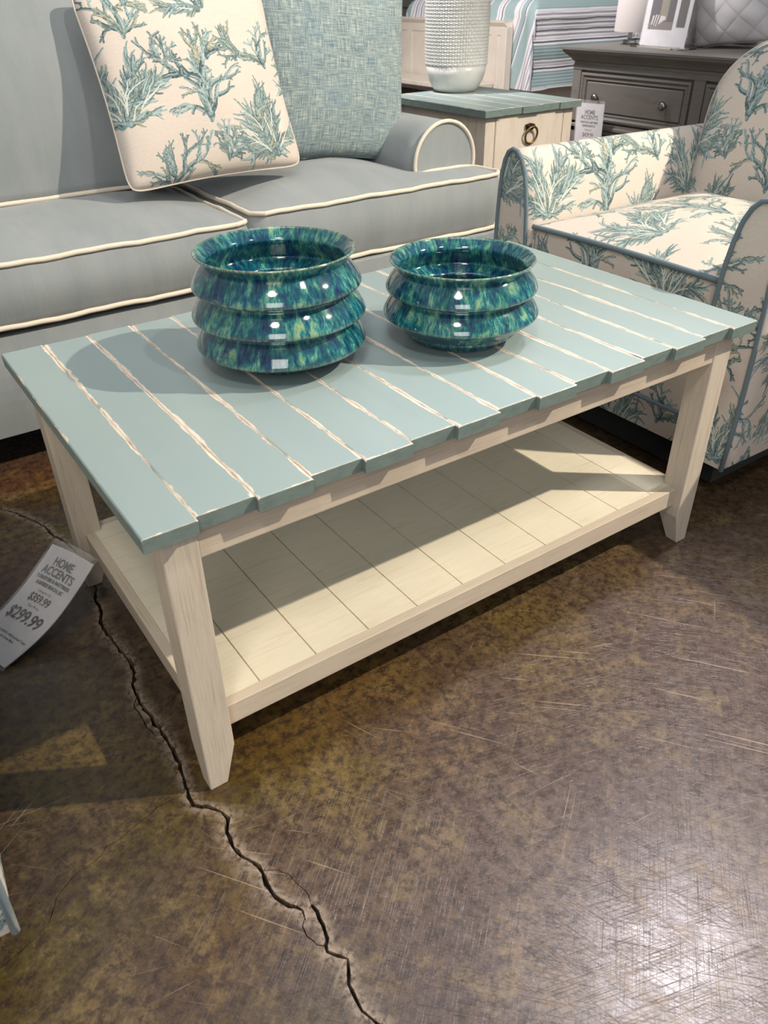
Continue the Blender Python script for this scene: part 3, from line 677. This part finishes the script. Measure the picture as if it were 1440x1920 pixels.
def pillow(name, size, thick, mat, root_m, label, group=None, weltmat=None, uvo=(0, 0), n=40, wr_=.004, pinch=.055, cat='pillow'):
    """knife-edge throw pillow; local x across, z up, y thickness; its own frame is root_m"""
    w_, h_ = size; r = bpy.data.objects.new(name, None); COL.objects.link(r); r.matrix_world = root_m; r.empty_display_size = .05; BASE[r.name] = Vector((0, 0, 0)); tag(r, label, cat, group)
    m = MB(); rnd = random.Random(hash(label) % 999 if False else len(label))
    ph = [rnd.uniform(0, 6) for _ in range(6)]
    def P_(i, j, s_):
        u, v = -1+2*i/n, -1+2*j/n
        x = u*(1-pinch*(1-v*v)**1.0*1)*w_/2; z = v*(1-pinch*(1-u*u))*h_/2
        kc = 1-.055*(abs(u)*abs(v))**9; x *= kc; z *= kc
        e = max(0, (1-u*u))*max(0, (1-v*v)); th = thick/2*(e**.42)
        edge = e**.5
        th += wr_*edge*(math.sin(5*u+3*v+ph[0])+.7*math.sin(9*v-4*u+ph[1]))*(1-edge*.6)
        return (x, s_*th, z)
    for s_ in (-1, 1):
        vs = [P_(i, j, s_) for j in range(n+1) for i in range(n+1)]; fs = []; uvs = []
        for j in range(n):
            for i in range(n):
                f = (j*(n+1)+i, j*(n+1)+i+1, (j+1)*(n+1)+i+1, (j+1)*(n+1)+i); uv_ = [((a/n)*w_+uvo[0], (b/n)*h_+uvo[1]) for a, b in ((i, j), (i+1, j), (i+1, j+1), (i, j+1))]
                if s_ > 0: f = f[::-1]; uv_ = uv_[::-1]
                fs.append(f); uvs.append(uv_)
        m.add(vs, fs, uvs, True)
    o = m.build('cover', mat, r); clean(o, 1e-5)
    if weltmat:
        pr = [P_(i, 0, 1) for i in range(n)]+[P_(n, j, 1) for j in range(n)]+[P_(i, n, 1) for i in range(n, 0, -1)]+[P_(0, j, 1) for j in range(n, 0, -1)]
        MB().tube(pr, .0024, 8, closed=True).build('piping', weltmat, r)
    return r
def frame_m(loc, yaw, lean, roll):
    return Matrix.Translation(loc) @ Matrix.Rotation(yaw, 4, 'Z') @ Matrix.Rotation(lean, 4, 'X') @ Matrix.Rotation(roll, 4, 'Y')

# ------------------------------------------------------------------ coral armchairs
def armchair(label):
    r = empty('armchair', (1.70, .44, 0), label, 'armchair', 'coral print armchairs around the coffee table')
    X0 = 1.255; yc = .44
    def armprof(s_):   # s_: -1 near arm, +1 far arm; from inner foot over the top to outer foot
        pr = [(.270, .10), (.273, .30), (.276, .45), (.281, .52), (.288, .57), (.297, .607), (.310, .634), (.326, .649), (.343, .653), (.358, .645), (.369, .625), (.3765, .595), (.381, .55), (.384, .48), (.386, .38), (.386, .28), (.384, .18), (.380, .10)]
        return [(yc+s_*a, z) for a, z in pr]
    for s_ in (-1, 1):
        pr = armprof(s_); Ls = [0]
        for a, b in zip(pr, pr[1:]): Ls.append(Ls[-1]+math.dist(a, b))
        xsn = [X0+.80*k/16 for k in range(17)]
        rings = [[(x, y, z-(x-X0)*.012) for y, z in pr] for x in xsn]
        m = MB(); m.loft(rings, closed=False, cap=False, smooth=True, uv=lambda i, j: (xsn[i]-.9+.17*s_, Ls[j]-.33+.1*s_))
        m.add([(X0, y, z) for y, z in pr], [tuple(range(len(pr)))], [[(y+.07+s_*.1, z+.05) for y, z in pr]])
        m.add([(X0+.80, y, z-.0096) for y, z in pr], [tuple(range(len(pr)))[::-1]], [[(y, z) for y, z in pr][::-1]])
        m.add([rings[0][0], rings[-1][0], rings[-1][-1], rings[0][-1]], [(0, 1, 2, 3)])
        o = m.build('arm', M['coral'], r, boxuv=(0, 0)); clean(o, 1e-5)
        b_ = BASE[o.name]
        MB().tube([(X0-.002, y, z) for y, z in pr], .0052, 10).build('piping', M['blue_welt'], o)
    # front panel under the seat, its seam, body
    y0, y1 = yc-.272, yc+.272; xf = X0+.022
    m = MB(); n = 10; g = [[(xf-.010*math.sin(PI*j/n), y0+(y1-y0)*i/n, .10+.378*j/n) for i in range(n+1)] for j in range(n+1)]
    g += [[(x, y0+(y1-y0)*i/n, z) for i in range(n+1)] for x, z in ((xf+.7, .478), (xf+.7, .10))]
    m.loft(g, closed=False, cap=False, smooth=True); m.sm = [True]*(n*n)+[False]*(len(m.sm)-n*n)
    m.add([g[0][0], g[0][-1], g[-1][-1], g[-1][0]], [(0, 1, 2, 3)])
    m.build('front_panel', M['coral'], r, boxuv=(.21, .13))
    fp = [(xf-.0125, y0+(y1-y0)*i/12, .180) for i in range(13)]; MB().tube(fp, .0045, 8).build('seam_piping', M['blue_welt'], r)
    # seat
    o, pts = pad(rrect(xf-.004, 1.90, y0+.002, y1-.002, .02), .40, .484, .048, M['coral'], 'seat_cushion', r, side=.003, soft=.11, res=.028, uvo=(.30, .30))
    tp = [(xf-.008, y0+.004+(y1-y0-.008)*i/16, .4835+.004*math.sin(PI*i/16)) for i in range(17)]; MB().tube(tp, .0062, 10).build('piping', M['blue_welt'], o)
    # back: arched slab leaning backwards
    def outline(z):  # half width of the back at height z (0..1)
        return .292*(1-max(0, (z-.58)/.42)**2.5)**.5
    n = 22; rings = []; nz = 26
    zz = [0.0]+[1-(1-k/nz)**1.5 for k in range(1, nz+1)]
    fr = []; bk = []
    for k, z in enumerate(zz):
        hw = outline(min(z, .9995)); hgt = .40+.487*z; xb = 1.870+.085*z**1.1
        fr.append([(xb-.045*(1-(2*i/n-1)**2)**.6*(math.sin(PI*min(1, z*.93+.07)))**.4+.0, yc+hw*(2*i/n-1), hgt) for i in range(n+1)])
        bk.append([(xb+.11+.012*(1-(2*i/n-1)**2), yc+hw*(2*i/n-1), hgt) for i in range(n+1)])
    m = MB(); uvf = lambda i, j: ((2*j/n-1)*.30+.12, zz[i]*.49+.40)
    m.loft(fr, closed=False, cap=False, uv=uvf); 
    m.loft([row[::-1] for row in bk], closed=False, cap=False, uv=uvf)
    edge_f = [row[0] for row in fr]+[row[-1] for row in fr[::-1]]; edge_b = [row[0] for row in bk]+[row[-1] for row in bk[::-1]]
    m.loft([edge_b, edge_f], closed=False, cap=False)
    o = m.build('backrest', M['coral'], r, boxuv=(.1, .05)); clean(o, 1e-4)
    MB().tube([(x+.004, y, z) for x, y, z in edge_f], .004, 8).build('piping', M['coral'], o)
    m = MB(); m.box(1.92, 2.04, yc-.29, yc+.29, .10, .55); m.build('back_panel', M['coral'], r, boxuv=(0, 0))
    MB().box(X0+.065, 2.0, yc-.325, yc+.325, .018, .102).build('dust_cover_and_shade', M['darkcloth'], r)  # near-black block put in for the deep shade under the chair
    for x in (X0+.13, 1.96):
        for y in (yc-.27, yc+.27):
            m = MB(); m.loft([[(x+a*.014, y+b*.014, 0) for a, b in ((-1, -1), (1, -1), (1, 1), (-1, 1))], [(x+a*.022, y+b*.022, .086) for a, b in ((-1, -1), (1, -1), (1, 1), (-1, 1))]], smooth=False); m.build('leg', M['black'], r)
    return r
chair = armchair('cream armchair with teal coral print and blue piping, right of the coffee table')
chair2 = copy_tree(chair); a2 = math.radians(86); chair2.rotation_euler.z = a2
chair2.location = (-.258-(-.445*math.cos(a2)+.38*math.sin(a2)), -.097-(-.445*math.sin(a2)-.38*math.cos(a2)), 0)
chair2['label'] = 'coral print armchair corner with blue piping at the left edge of the picture'

# ------------------------------------------------------------------ sofa
YF = 1.10
sofa = empty('sofa', (.6, 1.6, 0), 'grey-blue two-seat sofa with cream piping and rolled arm behind the coffee table', 'sofa')
def rail():
    m = MB(); n = 8; x0, x1 = -.30, 1.575
    g = [[(x0+(x1-x0)*i/30, YF+.035-.012*math.sin(PI*j/n), .105+.235*j/n) for i in range(31)] for j in range(n+1)]; g += [[(x0+(x1-x0)*i/30, 1.95, z) for i in range(31)] for z in (.34, .105)]
    m.loft(g, closed=False, cap=False, smooth=False); m.add([g[j][0] for j in (0, 8, 9, 10)], [(0, 1, 2, 3)]); m.add([g[j][-1] for j in (0, 8, 9, 10)], [(3, 2, 1, 0)]); return m
rail().build('base', M['sofa'], sofa)
def seat(out, za, zb, crown, uvo=(0, 0)):
    o, pts = pad(out, za, zb, crown, M['sofa'], 'seat_cushion', sofa, side=.016, soft=.13, res=.035, wrinkle=.0012)
    welt(pts, zb, .0062, M['cream_welt'], o); welt(pts, za, .0062, M['cream_welt'], o); return o
seat(rrect(-.30, .700, YF+.030, 1.72, .03), .362, .497, .046)
def lshape(x0, x1, x2, y0, y1, y2, r=.03):
    base = [(x0+r, y0), (x2-r, y0), (x2, y0+r), (x2, y1-r*.5), (x2-r*.5, y1), (x1+.01, y1), (x1, y1+.01), (x1, y2-r), (x1-r, y2), (x0+r, y2), (x0, y2-r), (x0, y0+r)]; return base
seat(lshape(.738, 1.372, 1.575, YF+.062, 1.315, 1.72, .028), .350, .503, .048)
# back cushions
def back_cushion(x0, x1, y0, z0, z1, lean):
    # built lying on its side as a pad, then stood up
    o, pts = pad(rrect(x0, x1, 0, z1-z0, .05), 0, .17, .05, M['sofa'], 'back_cushion', sofa, side=.012, soft=.14, res=.04, wrinkle=.001)
    p2 = welt(pts, .168, .0062, M['cream_welt'], o)
    Rm = Matrix.Rotation(PI/2-lean, 4, 'X')
    off = BASE[sofa.name]
    for ob in (o, p2):
        for v in ob.data.vertices:
            w_ = v.co+off; q = Rm @ Vector((w_.x*0, w_.y, w_.z-.17)); v.co = Vector((w_.x, y0+q.y, z0+q.z))-off
    return o
bc = back_cushion(-.30, .705, 1.50, .545, 1.08, .14)
back_cushion(.73, 1.345, 1.84, .535, 1.08, .06)
m = MB(); m.box(-.35, 1.36, 2.07, 2.16, .12, .98, .03); m.build('back_frame', M['sofa'], sofa)
def roll_arm(xc, zc, R_, y0, y1, sgn=1):
    pr = []
    for k in range(25):
        a = -PI*.16+ (PI*1.22)*k/24; pr.append((xc+sgn*R_*math.cos(a), zc+R_*math.sin(a)))
    pr = [(xc+sgn*R_*.80, .11)]+pr+[(xc-sgn*R_*.86, .30), (xc-sgn*R_*.86, .11)]
    m = MB(); n = len(pr)
    rings = [[(x, y0+(y1-y0)*k/8, z) for x, z in pr] for k in range(9)]
    m.loft(rings, closed=True, cap=True, smooth=True); o = m.build('arm', M['sofa'], sofa); clean(o)
    fp = [(x, y0-.002, z) for x, z in pr[1:-1]]; MB().tube(fp, .0058, 10).build('piping', M['cream_welt'], o); return o
roll_arm(1.474, .524, .115, 1.322, 1.90); roll_arm(-.40, .524, .115, 1.322, 1.90, -1)
for x in (-.25, 1.45):
    for y in (1.2, 1.88):
        m = MB(); m.loft([[(x+a*.016, y+b*.016, 0) for a, b in ((-1, -1), (1, -1), (1, 1), (-1, 1))], [(x+a*.026, y+b*.026, .106) for a, b in ((-1, -1), (1, -1), (1, 1), (-1, 1))]], smooth=False); m.build('leg', M['black'], sofa)
MB().box(-.30, 1.57, YF+.05, 1.93, .095, .106).build('dust_cover_and_shade', M['darkcloth'], sofa)

# ------------------------------------------------------------------ pillows on the sofa
pillow('throw_pillow', (.500, .462), .15, M['coral'], frame_m((.720, 1.400, .780), 0, -.357, -.02), 'cream throw pillow with teal coral print, tilted on the sofa', None, M['coral'], uvo=(.03, .02))
pillow('throw_pillow', (.52, .52), .16, M['teal'], frame_m((1.225, 1.565, .783), -.03, -.12, .095), 'teal slub weave throw pillow beside the tilted coral one on the sofa', None, M['teal'])
pillow('throw_pillow', (.44, .44), .11, M['coral'], frame_m((1.335, 1.705, .752), -.15, -.06, -.04), 'coral print pillow mostly hidden behind the teal weave pillow', None, M['coral'], uvo=(.2, .1))

# ------------------------------------------------------------------ end table
et = empty('end_table', (2.16, 1.95, 0), 'cream end table with mint plank top and ring pull drawer beside the sofa arm', 'table')
ex0, ex1, ey0, ey1 = 1.916, 2.406, 1.645, 2.26
exs = [ex0, 2.006, 2.100, 2.197, 2.293, ex1]
m, nf = boards_top(exs, lambda i: ey0+(0 if i % 2 == 0 else .006), lambda i: ey1, .600, .575, None)
o = m.build('tabletop', M['mint'], et, 'mint green planks'); o.data.materials.append(M['mint_end'])
for p in o.data.polygons:
    if p.index >= nf: p.material_index = 1
bx0, bx1, by0, by1 = 1.938, 2.384, 1.668, 2.235
for x in (bx0, bx1-.046):
    for y in (by0, by1-.046):
        m = MB(); ring = lambda z, k: [(x+(0 if x < 2.1 else .046*k), y+(0 if y < 1.9 else .046*k), z), (x+.046*(1-k if x < 2.1 else 1), y+(0 if y < 1.9 else .046*k), z), (x+.046*(1-k if x < 2.1 else 1), y+.046*(1-k if y < 1.9 else 1), z), (x+(0 if x < 2.1 else .046*k), y+.046*(1-k if y < 1.9 else 1), z)]
        m.loft([ring(0, .4), ring(.09, 0), ring(.5745, 0)], smooth=False); m.build('leg', M['creamwood'], et)
for x in (bx0+.006, bx1-.020): MB().box(x, x+.014, by0+.046, by1-.046, .35, .5745).build('side_panel', M['creamwood'], et)
MB().box(bx0+.046, bx1-.046, by1-.02, by1-.006, .35, .5745).build('back_panel', M['creamwood'], et)
MB().box(bx0+.046, bx1-.046, by0+.004, by0+.022, .345, .383).build('lower_rail', M['creamwood'], et)
dr = MB().box(bx0+.050, bx1-.050, by0-.002, by0+.018, .387, .572, .002).build('drawer', M['creamwood'], et)
hx, hz = 2.155, .522
m = MB(); m.tube([(hx-.02, by0-.006, hz+.004), (hx, by0-.012, hz+.008), (hx+.02, by0-.006, hz+.004)], .008, 10); m.tube([(hx+a, by0-.004+b, hz+.004) for a, b in ((0, 0), (0, -.014))], .012, 12)
hd = m.build('handle_mount', M['bronze'], dr)
MB().tube([(hx+.004+.030*math.sin(2*PI*k/28), by0-.014-.006*math.cos(2*PI*k/28), hz-.026+.030*math.cos(2*PI*k/28)) for k in range(28)], .0042, 8, closed=True).build('ring_pull', M['brass'], dr)
MB().box(bx0+.02, bx1-.02, by0+.02, by1-.02, .12, .142).build('shelf', M['creamwood'], et)
# tall textured vase on it
def vase():
    c = (2.212, 2.185); r = empty('ceramic_vase', (c[0], c[1], .6005), 'tall white ceramic vase with raised weave texture on the end table', 'vase')
    base = [(.0001, .6005), (.074, .6005), (.084, .604), (.098, .618), (.112, .642), (.121, .668), (.1262, .700)]
    MB().lathe(c, base, 96).build('base', M['ceramic'], r, 'smooth pale grey lower band')
    n, k = 760, 340; rings = []
    z0, z1 = .700, 1.10; rad = lambda z: .1268 + .002*math.sin((z-.7)/.2*PI*.5) - .05*max(0, (z-.95)/.15)**2
    cu = 76; row_h = .0118
    for j in range(k+1):
        z = z0+(z1-z0)*j/k; row = []; v = (z-z0)/row_h; jv = math.floor(v); fv = v-jv
        for i in range(n):
            u = cu*i/n; iu = math.floor(u); fu = u-iu
            if (iu+jv) % 2 == 0: h = max(0, 1-((fu-.5)/.62)**6)*max(0, 1-((fv-.5)/.30)**4)
            else: h = max(0, 1-((fu-.5)/.26)**4)*max(0, 1-((fv-.5)/.62)**6)
            h = .0027*h*(1 if 0 < j < k else 0)
            rr = rad(z)+h; row.append((c[0]+rr*math.cos(2*PI*i/n), c[1]+rr*math.sin(2*PI*i/n), z))
        rings.append(row)
    m = MB(); m.loft(rings, cap=False); m.loft([rings[-1], [(c[0]+(x-c[0])*.9, c[1]+(y-c[1])*.9, z) for x, y, z in rings[-1]], [(c[0]+(x-c[0])*.88, c[1]+(y-c[1])*.88, z-.2) for x, y, z in rings[-1]]], cap=False)
    m.build('body', M['ceramic'], r)
vase()

et2 = copy_tree(et); et2.rotation_euler.z = -PI/2; et2.location = (1.70, -.30, 0)  # out-of-view copy added to shade the floor and the right table leg
et2['label'] = 'unseen copy of the cream end table, added to shade the floor beside the coral armchair'
# ------------------------------------------------------------------ grey dresser
dz = empty('dresser', (2.9, 1.35, 0), 'grey wooden dresser with moulded top and round knobs behind the armchair', 'dresser')
dx, dy0, dy1 = 2.66, .74, 1.945
MB().box(dx+.012, 3.12, dy0, dy1, .06, .69).build('carcass', M['greywood'], dz)
cp = [(0, .690), (0, .700), (-.006, .704), (-.012, .712), (-.022, .722), (-.034, .732), (-.038, .736), (-.038, .742), (-.044, .744), (-.044, .752)]
m = MB(); rings = [[(dx+a, dy0+a, z), (3.13, dy0+a, z), (3.13, dy1-a, z), (dx+a, dy1-a, z)] for a, z in cp]; m.loft(rings, smooth=False); m.build('moulded_top', M['greywood'], dz)
m = MB(); m.box(dx-.004, dx+.02, dy0, dy1, .672, .690); m.box(dx-.002, dx+.02, dy0, dy0+.045, .06, .672); m.box(dx-.002, dx+.02, dy1-.045, dy1, .06, .672); m.box(dx-.002, dx+.02, 1.285, 1.335, .06, .672); m.box(dx-.010, dx+.02, dy0-.006, dy1+.006, .455, .470, .003); m.box(dx-.002, dx+.02, dy0, dy1, .440, .480); m.box(dx-.002, dx+.02, dy0, dy1, .22, .255); m.box(dx-.006, dx+.02, dy0, dy1, .04, .10)
m.build('face_frame', M['greywood'], dz)
for (ya, yb) in ((1.337, 1.898), (.787, 1.283)):
    for (za, zb) in ((.483, .668), (.258, .437), (.105, .218)):
        m = MB(); e = .006
        def fr_(a, x_): return [(x_, ya+a, za+a), (x_, yb-a, za+a), (x_, yb-a, zb-a), (x_, ya+a, zb-a)]
        m.loft([fr_(e, dx+.02), fr_(e, dx-.006), fr_(e+.008, dx-.008), fr_(e+.016, dx-.001), fr_(e+.024, dx-.003), fr_(e+.030, dx+.006)], smooth=False)
        d = m.build('drawer', M['greywood'], dz)
        MB().box(dx-.002, dx+.008, ya+.038, yb-.038, za+.038, zb-.038, .003).build('drawer_panel', M['greywood'], d)
        w_ = yb-ya
        for ky in (ya+w_*.19, yb-w_*.19):
            kz = (za+zb)/2; m = MB(); prf = [(.004, 0), (.0045, .010), (.012, .014), (.0165, .021), (.0165, .027), (.011, .033), (.0001, .0345)]
            m.loft([[(dx-.002-h, ky+r_k*math.cos(2*PI*k/20), kz+r_k*math.sin(2*PI*k/20)) for k in range(20)] for r_k, h in prf]); m.build('knob', M['nickel'], d)
# its hanging tag
def warp2(s, t_, h): return (2.610-h-.02*t_, 1.857-s-.05*t_, .556-t_+.03*s)
price_tag('price_tag', warp2, .148, .24, (2.62, 1.78, .44), 'white price tag reading $369.99 hanging from the left knob of the grey dresser',
    [('HOME', .150, .27, 'greyink', .002, .9), ('ACCENTS', .150, .40, 'greyink', .002, .95), ('FURNITURE & MATTRESS', .066, .50, 'greyink', .002, .9), ('SURFSIDE BEACH, SC', .066, .59, 'greyink', .002, .8), ('Compare At', .06, .69, 'greyink', 0, .9), ('$429.99', .15, .85, 'ink', .001, .82), ('Our Price', .06, .95, 'greyink', 0, .9), ('$369.99', .25, 1.19, 'ink', .004, .85)])
# acrylic sign with its sheet
sg = empty('sign_holder', (2.83, 1.64, .7525), 'clear acrylic sign holder with a printed furniture sheet on the grey dresser', 'sign')
A_, B_ = Vector((2.838, 1.765, .758)), Vector((2.800, 1.515, .758)); ux = (B_-A_).normalized(); SW = (B_-A_).length; upv = Vector((.045, .01, .30)).normalized(); nrm = ux.cross(upv).normalized(); nrm = -nrm if nrm.x > 0 else nrm
SHt = .36
def warp3(s, t_, h): return tuple(A_+ux*s+upv*(SHt-t_)+nrm*h)
card_mesh(lambda s, t_: warp3(s, t_, 0), SW, SHt, M['paper'], sg, 'sheet')
def patch(s0, s1, t0, t1, col, nm, h=.0010):
    m = MB(); m.add([warp3(s0, t1, h), warp3(s1, t1, h), warp3(s1, t0, h), warp3(s0, t0, h)], [(0, 1, 2, 3)]); return m.build(nm, plain('print_%s_%d' % (nm, len(bpy.data.materials)), col, .6), sg)
pt0, pt1 = SHt-.178, SHt-.058
patch(.030, .165, pt0, pt1, srgb(70, 60, 70), 'printed_picture'); patch(.085, .128, pt0+.004, pt1-.03, srgb(128, 120, 104), 'printed_curtain', .0014); patch(.03, .165, pt1-.026, pt1, srgb(112, 98, 94), 'printed_rug', .0013)
m = MB(); q = [warp3(s, t_, .0018) for s, t_ in ((.045, pt1-.015), (.075, pt1-.010), (.120, pt1-.034), (.120, pt1-.044), (.070, pt1-.050), (.048, pt1-.045))]; m.add(q, [tuple(range(6))]); m.build('printed_bed', plain('print_bed', srgb(196, 190, 192), .6), sg)
for k in range(3): 
    m = MB(); q = [warp3(s, t_, .0021) for s, t_ in ((.052+k*.012, pt1-.013), (.058+k*.012, pt1-.012), (.064+k*.014, pt1-.049), (.058+k*.014, pt1-.049))]; m.add(q, [(0, 1, 2, 3)]); m.build('printed_stripe', M['ink'], sg)
patch(.186, .232, pt0+.016, pt1-.010, srgb(76, 70, 66), 'printed_chest')
for i, (nm, pr_) in enumerate((('Chest', '$599.99'), ('Dresser', '$599.99'), ('Mirror', '$129.99'), ('Nightstand', '$369.99'))):
    text_mesh(nm, .013, lambda s, t_: warp3(s, t_, .0012), M['greyink'], sg, align='LEFT', xy=(.095, SHt-.262+i*.019)); text_mesh(pr_, .013, lambda s, t_: warp3(s, t_, .0012), M['greyink'], sg, align='LEFT', xy=(.172, SHt-.262+i*.019))
M['front'] = NT('thin_acrylic').P(Base_Color=(1, 1, 1, 1), Roughness=.1, Alpha=.05).m
card_mesh(lambda s, t_: warp3(s-.004, t_-.002, .0034), SW+.008, SHt, M['front'], sg, 'acrylic_front', .0006)
m = MB(); m.add([tuple(A_+ux*s+Vector((x_, 0, z_))) for s in (-.02, SW+.02) for x_ in (-.035, .055) for z_ in (-.0055, -.0010)], [(0, 1, 3, 2), (4, 6, 7, 5), (0, 4, 5, 1), (2, 3, 7, 6), (0, 2, 6, 4), (1, 5, 7, 3)]); m.build('acrylic_foot', M['clear'], sg)
# small lamp beside it
lp = empty('table_lamp', (2.93, 1.87, .7525), 'small lamp with clear block base and grey shade behind the acrylic sign', 'lamp')
m = MB(); m.box(2.895, 2.965, 1.835, 1.905, .7525, .770, .003); m.build('base', M['clear'], lp); m = MB(); m.box(2.907, 2.953, 1.847, 1.893, .7705, .800, .003); m.build('block', M['clear'], lp)
MB().lathe((2.93, 1.87), [(.005, .80), (.005, .97)], 16).build('stem', M['nickel'], lp)
m = MB(); m.lathe((2.93, 1.87), [(.090, .800), (.086, 1.02), (.084, 1.02), (.088, .800), (.090, .800)], 48, cap=False); m.build('lamp_shade', M['shade'], lp)
# quilted pillows on the dresser
pillow('quilted_pillow', (.30, .26), .15, M['silver'], frame_m((2.985, 1.455, .890), PI/2+.30, -.12, .12), 'silver quilted pillow in front on the grey dresser', 'quilted pillows on the grey dresser', M['silver'], n=24)
pillow('quilted_pillow', (.34, .30), .10, M['silver'], frame_m((3.085, 1.58, .902), PI/2+.2, -.1, 0), 'silver quilted pillow behind the other one on the grey dresser', 'quilted pillows on the grey dresser', M['silver'], n=24)

# ------------------------------------------------------------------ bed with striped coverlet
bed = empty('bed', (6.0, 5.5, 0), 'bed with teal and white striped coverlet and cream panelled footboard at the back', 'bed')
def coverlet():
    y0, y1, x0, x1, zt, zh, R_ = 4.66, 6.40, 5.03, 7.1, .86, .21, .13
    pr = []   # cross-section from the near hem over the top to the far hem, (y, z)
    for z in np.linspace(zh, zt-R_, 10): pr.append((y0+.012*math.sin(z*22), z))
    for k in range(1, 9): a = PI-PI/2*k/8; pr.append((y0+R_+R_*math.cos(a), zt-R_+R_*math.sin(a)))
    for y in np.linspace(y0+R_, y1-R_, 12)[1:]: pr.append((y, zt))
    for k in range(1, 9): a = PI/2-PI/2*k/8; pr.append((y1-R_+R_*math.cos(a), zt-R_+R_*math.sin(a)))
    for z in np.linspace(zt-R_, zh, 8)[1:]: pr.append((y1, z))
    Ls = [0]
    for a, b in zip(pr, pr[1:]): Ls.append(Ls[-1]+math.dist(a, b))
    rings = []; us = []
    nxx = 26; cyb = (y0+y1)/2
    for k in range(10):          # the foot: falls to the hem at x0
        t_ = k/9; z = zh+(zt-R_-zh)*t_
        rings.append([(x0+.01*math.sin(i*.8), y+(cyb-y)*.0, min(z, zz_)) for i, (y, zz_) in enumerate(pr)]); us.append(-(1-t_)*.6)
    for k in range(1, 7):
        a = PI-PI/2*k/6; rings.append([(x0+R_+R_*math.cos(a), y, min(zz_, zt-R_+R_*math.sin(a))) for y, zz_ in pr]); us.append(k*.03)
    for k in range(1, nxx): x = x0+R_+(x1-x0-R_)*k/nxx; rings.append([(x, y+(.010*math.sin(x*9+z*3) if z < zt-R_ else 0), z+(.012*math.sin(x*5) if z < zh+.02 else 0)) for y, z in pr]); us.append(.2+x-x0)
    m = MB(); m.loft(rings, closed=False, cap=False, uv=lambda i, j: (us[i], Ls[j] + (.0 if us[i] > 0 else us[i]*.35)))
    return m.build('coverlet', M['stripes'], bed, 'striped coverlet hanging over the side')
coverlet()
MB().box(5.08, 7.1, 4.74, 6.32, .22, .66).build('mattress', M['white'], bed)
MB().box(5.06, 7.1, 4.80, 6.26, .10, .22).build('bed_rail', M['creamwood'], bed)
fb = MB(); X = 4.96
fb.box(X, X+.05, 4.93, 6.74, .12, .655); fb.box(X-.006, X+.056, 4.93, 6.74, .60, .66); fb.box(X-.006, X, 4.98, 6.74, .12, .24)
for k in range(5): y = 5.05+k*.40; fb.box(X-.008, X, y-.035, y+.035, .24, .60)
fb.build('footboard', M['creamwood'], bed)
m = MB(); m.loft([[(X+a, 4.90-a, z), (X+.055-a, 4.90-a, z), (X+.055-a, 6.78+a, z), (X+a, 6.78+a, z)] for a, z in ((0, .655), (-.010, .670), (-.016, .680), (-.022, .690), (-.022, .703))], smooth=False); m.build('cap_rail', M['creamwood'], bed)
for y in (4.90, 6.70): MB().box(X-.010, X+.065, y, y+.075, 0, .656, .004).build('post', M['creamwood'], bed)
MB().box(7.1, 7.18, 4.6, 6.4, 0, 1.3).build('headboard', M['creamwood'], bed)
bn = empty('storage_bench', (4.75, 5.9, 0), 'cream wooden bench in front of the cream footboard', 'bench')
MB().box(4.56, 4.94, 5.02, 6.6, .215, .250, .004).build('seat', M['creamwood'], bn)
for x in (4.58, 4.88):
    for y in (5.05, 6.53): MB().box(x, x+.045, y, y+.045, 0, .215).build('leg', M['creamwood'], bn)
# grey chest farther back, left of the striped bed
gc = empty('grey_chest', (5.9, 7.75, 0), 'dark grey slatted chest far behind the cream footboard', 'chest')
MB().box(5.62, 6.2, 7.0, 8.6, .05, 1.2).build('carcass', M['greywood'], gc)
for k in range(5): MB().box(5.60, 5.62, 7.03, 8.57, .12+k*.21, .29+k*.21, .004).build('drawer', M['greywood'], gc)
# beige armchair arm behind the end table
ba = empty('beige_armchair', (2.7, 3.3, 0), 'beige boucle armchair glimpsed between the teal pillow and the vase', 'armchair')
pad(rrect(2.28, 2.50, 3.0, 3.7, .08), .05, .52, .07, M['beige'], 'arm', ba, side=.02, soft=.09, res=.05)
MB().box(2.3, 2.98, 3.04, 3.68, 0, .052).build('base', M['black'], ba)
pad(rrect(2.50, 3.0, 3.02, 3.7, .06), .05, .40, .05, M['beige'], 'seat', ba, side=.01, soft=.1, res=.06)
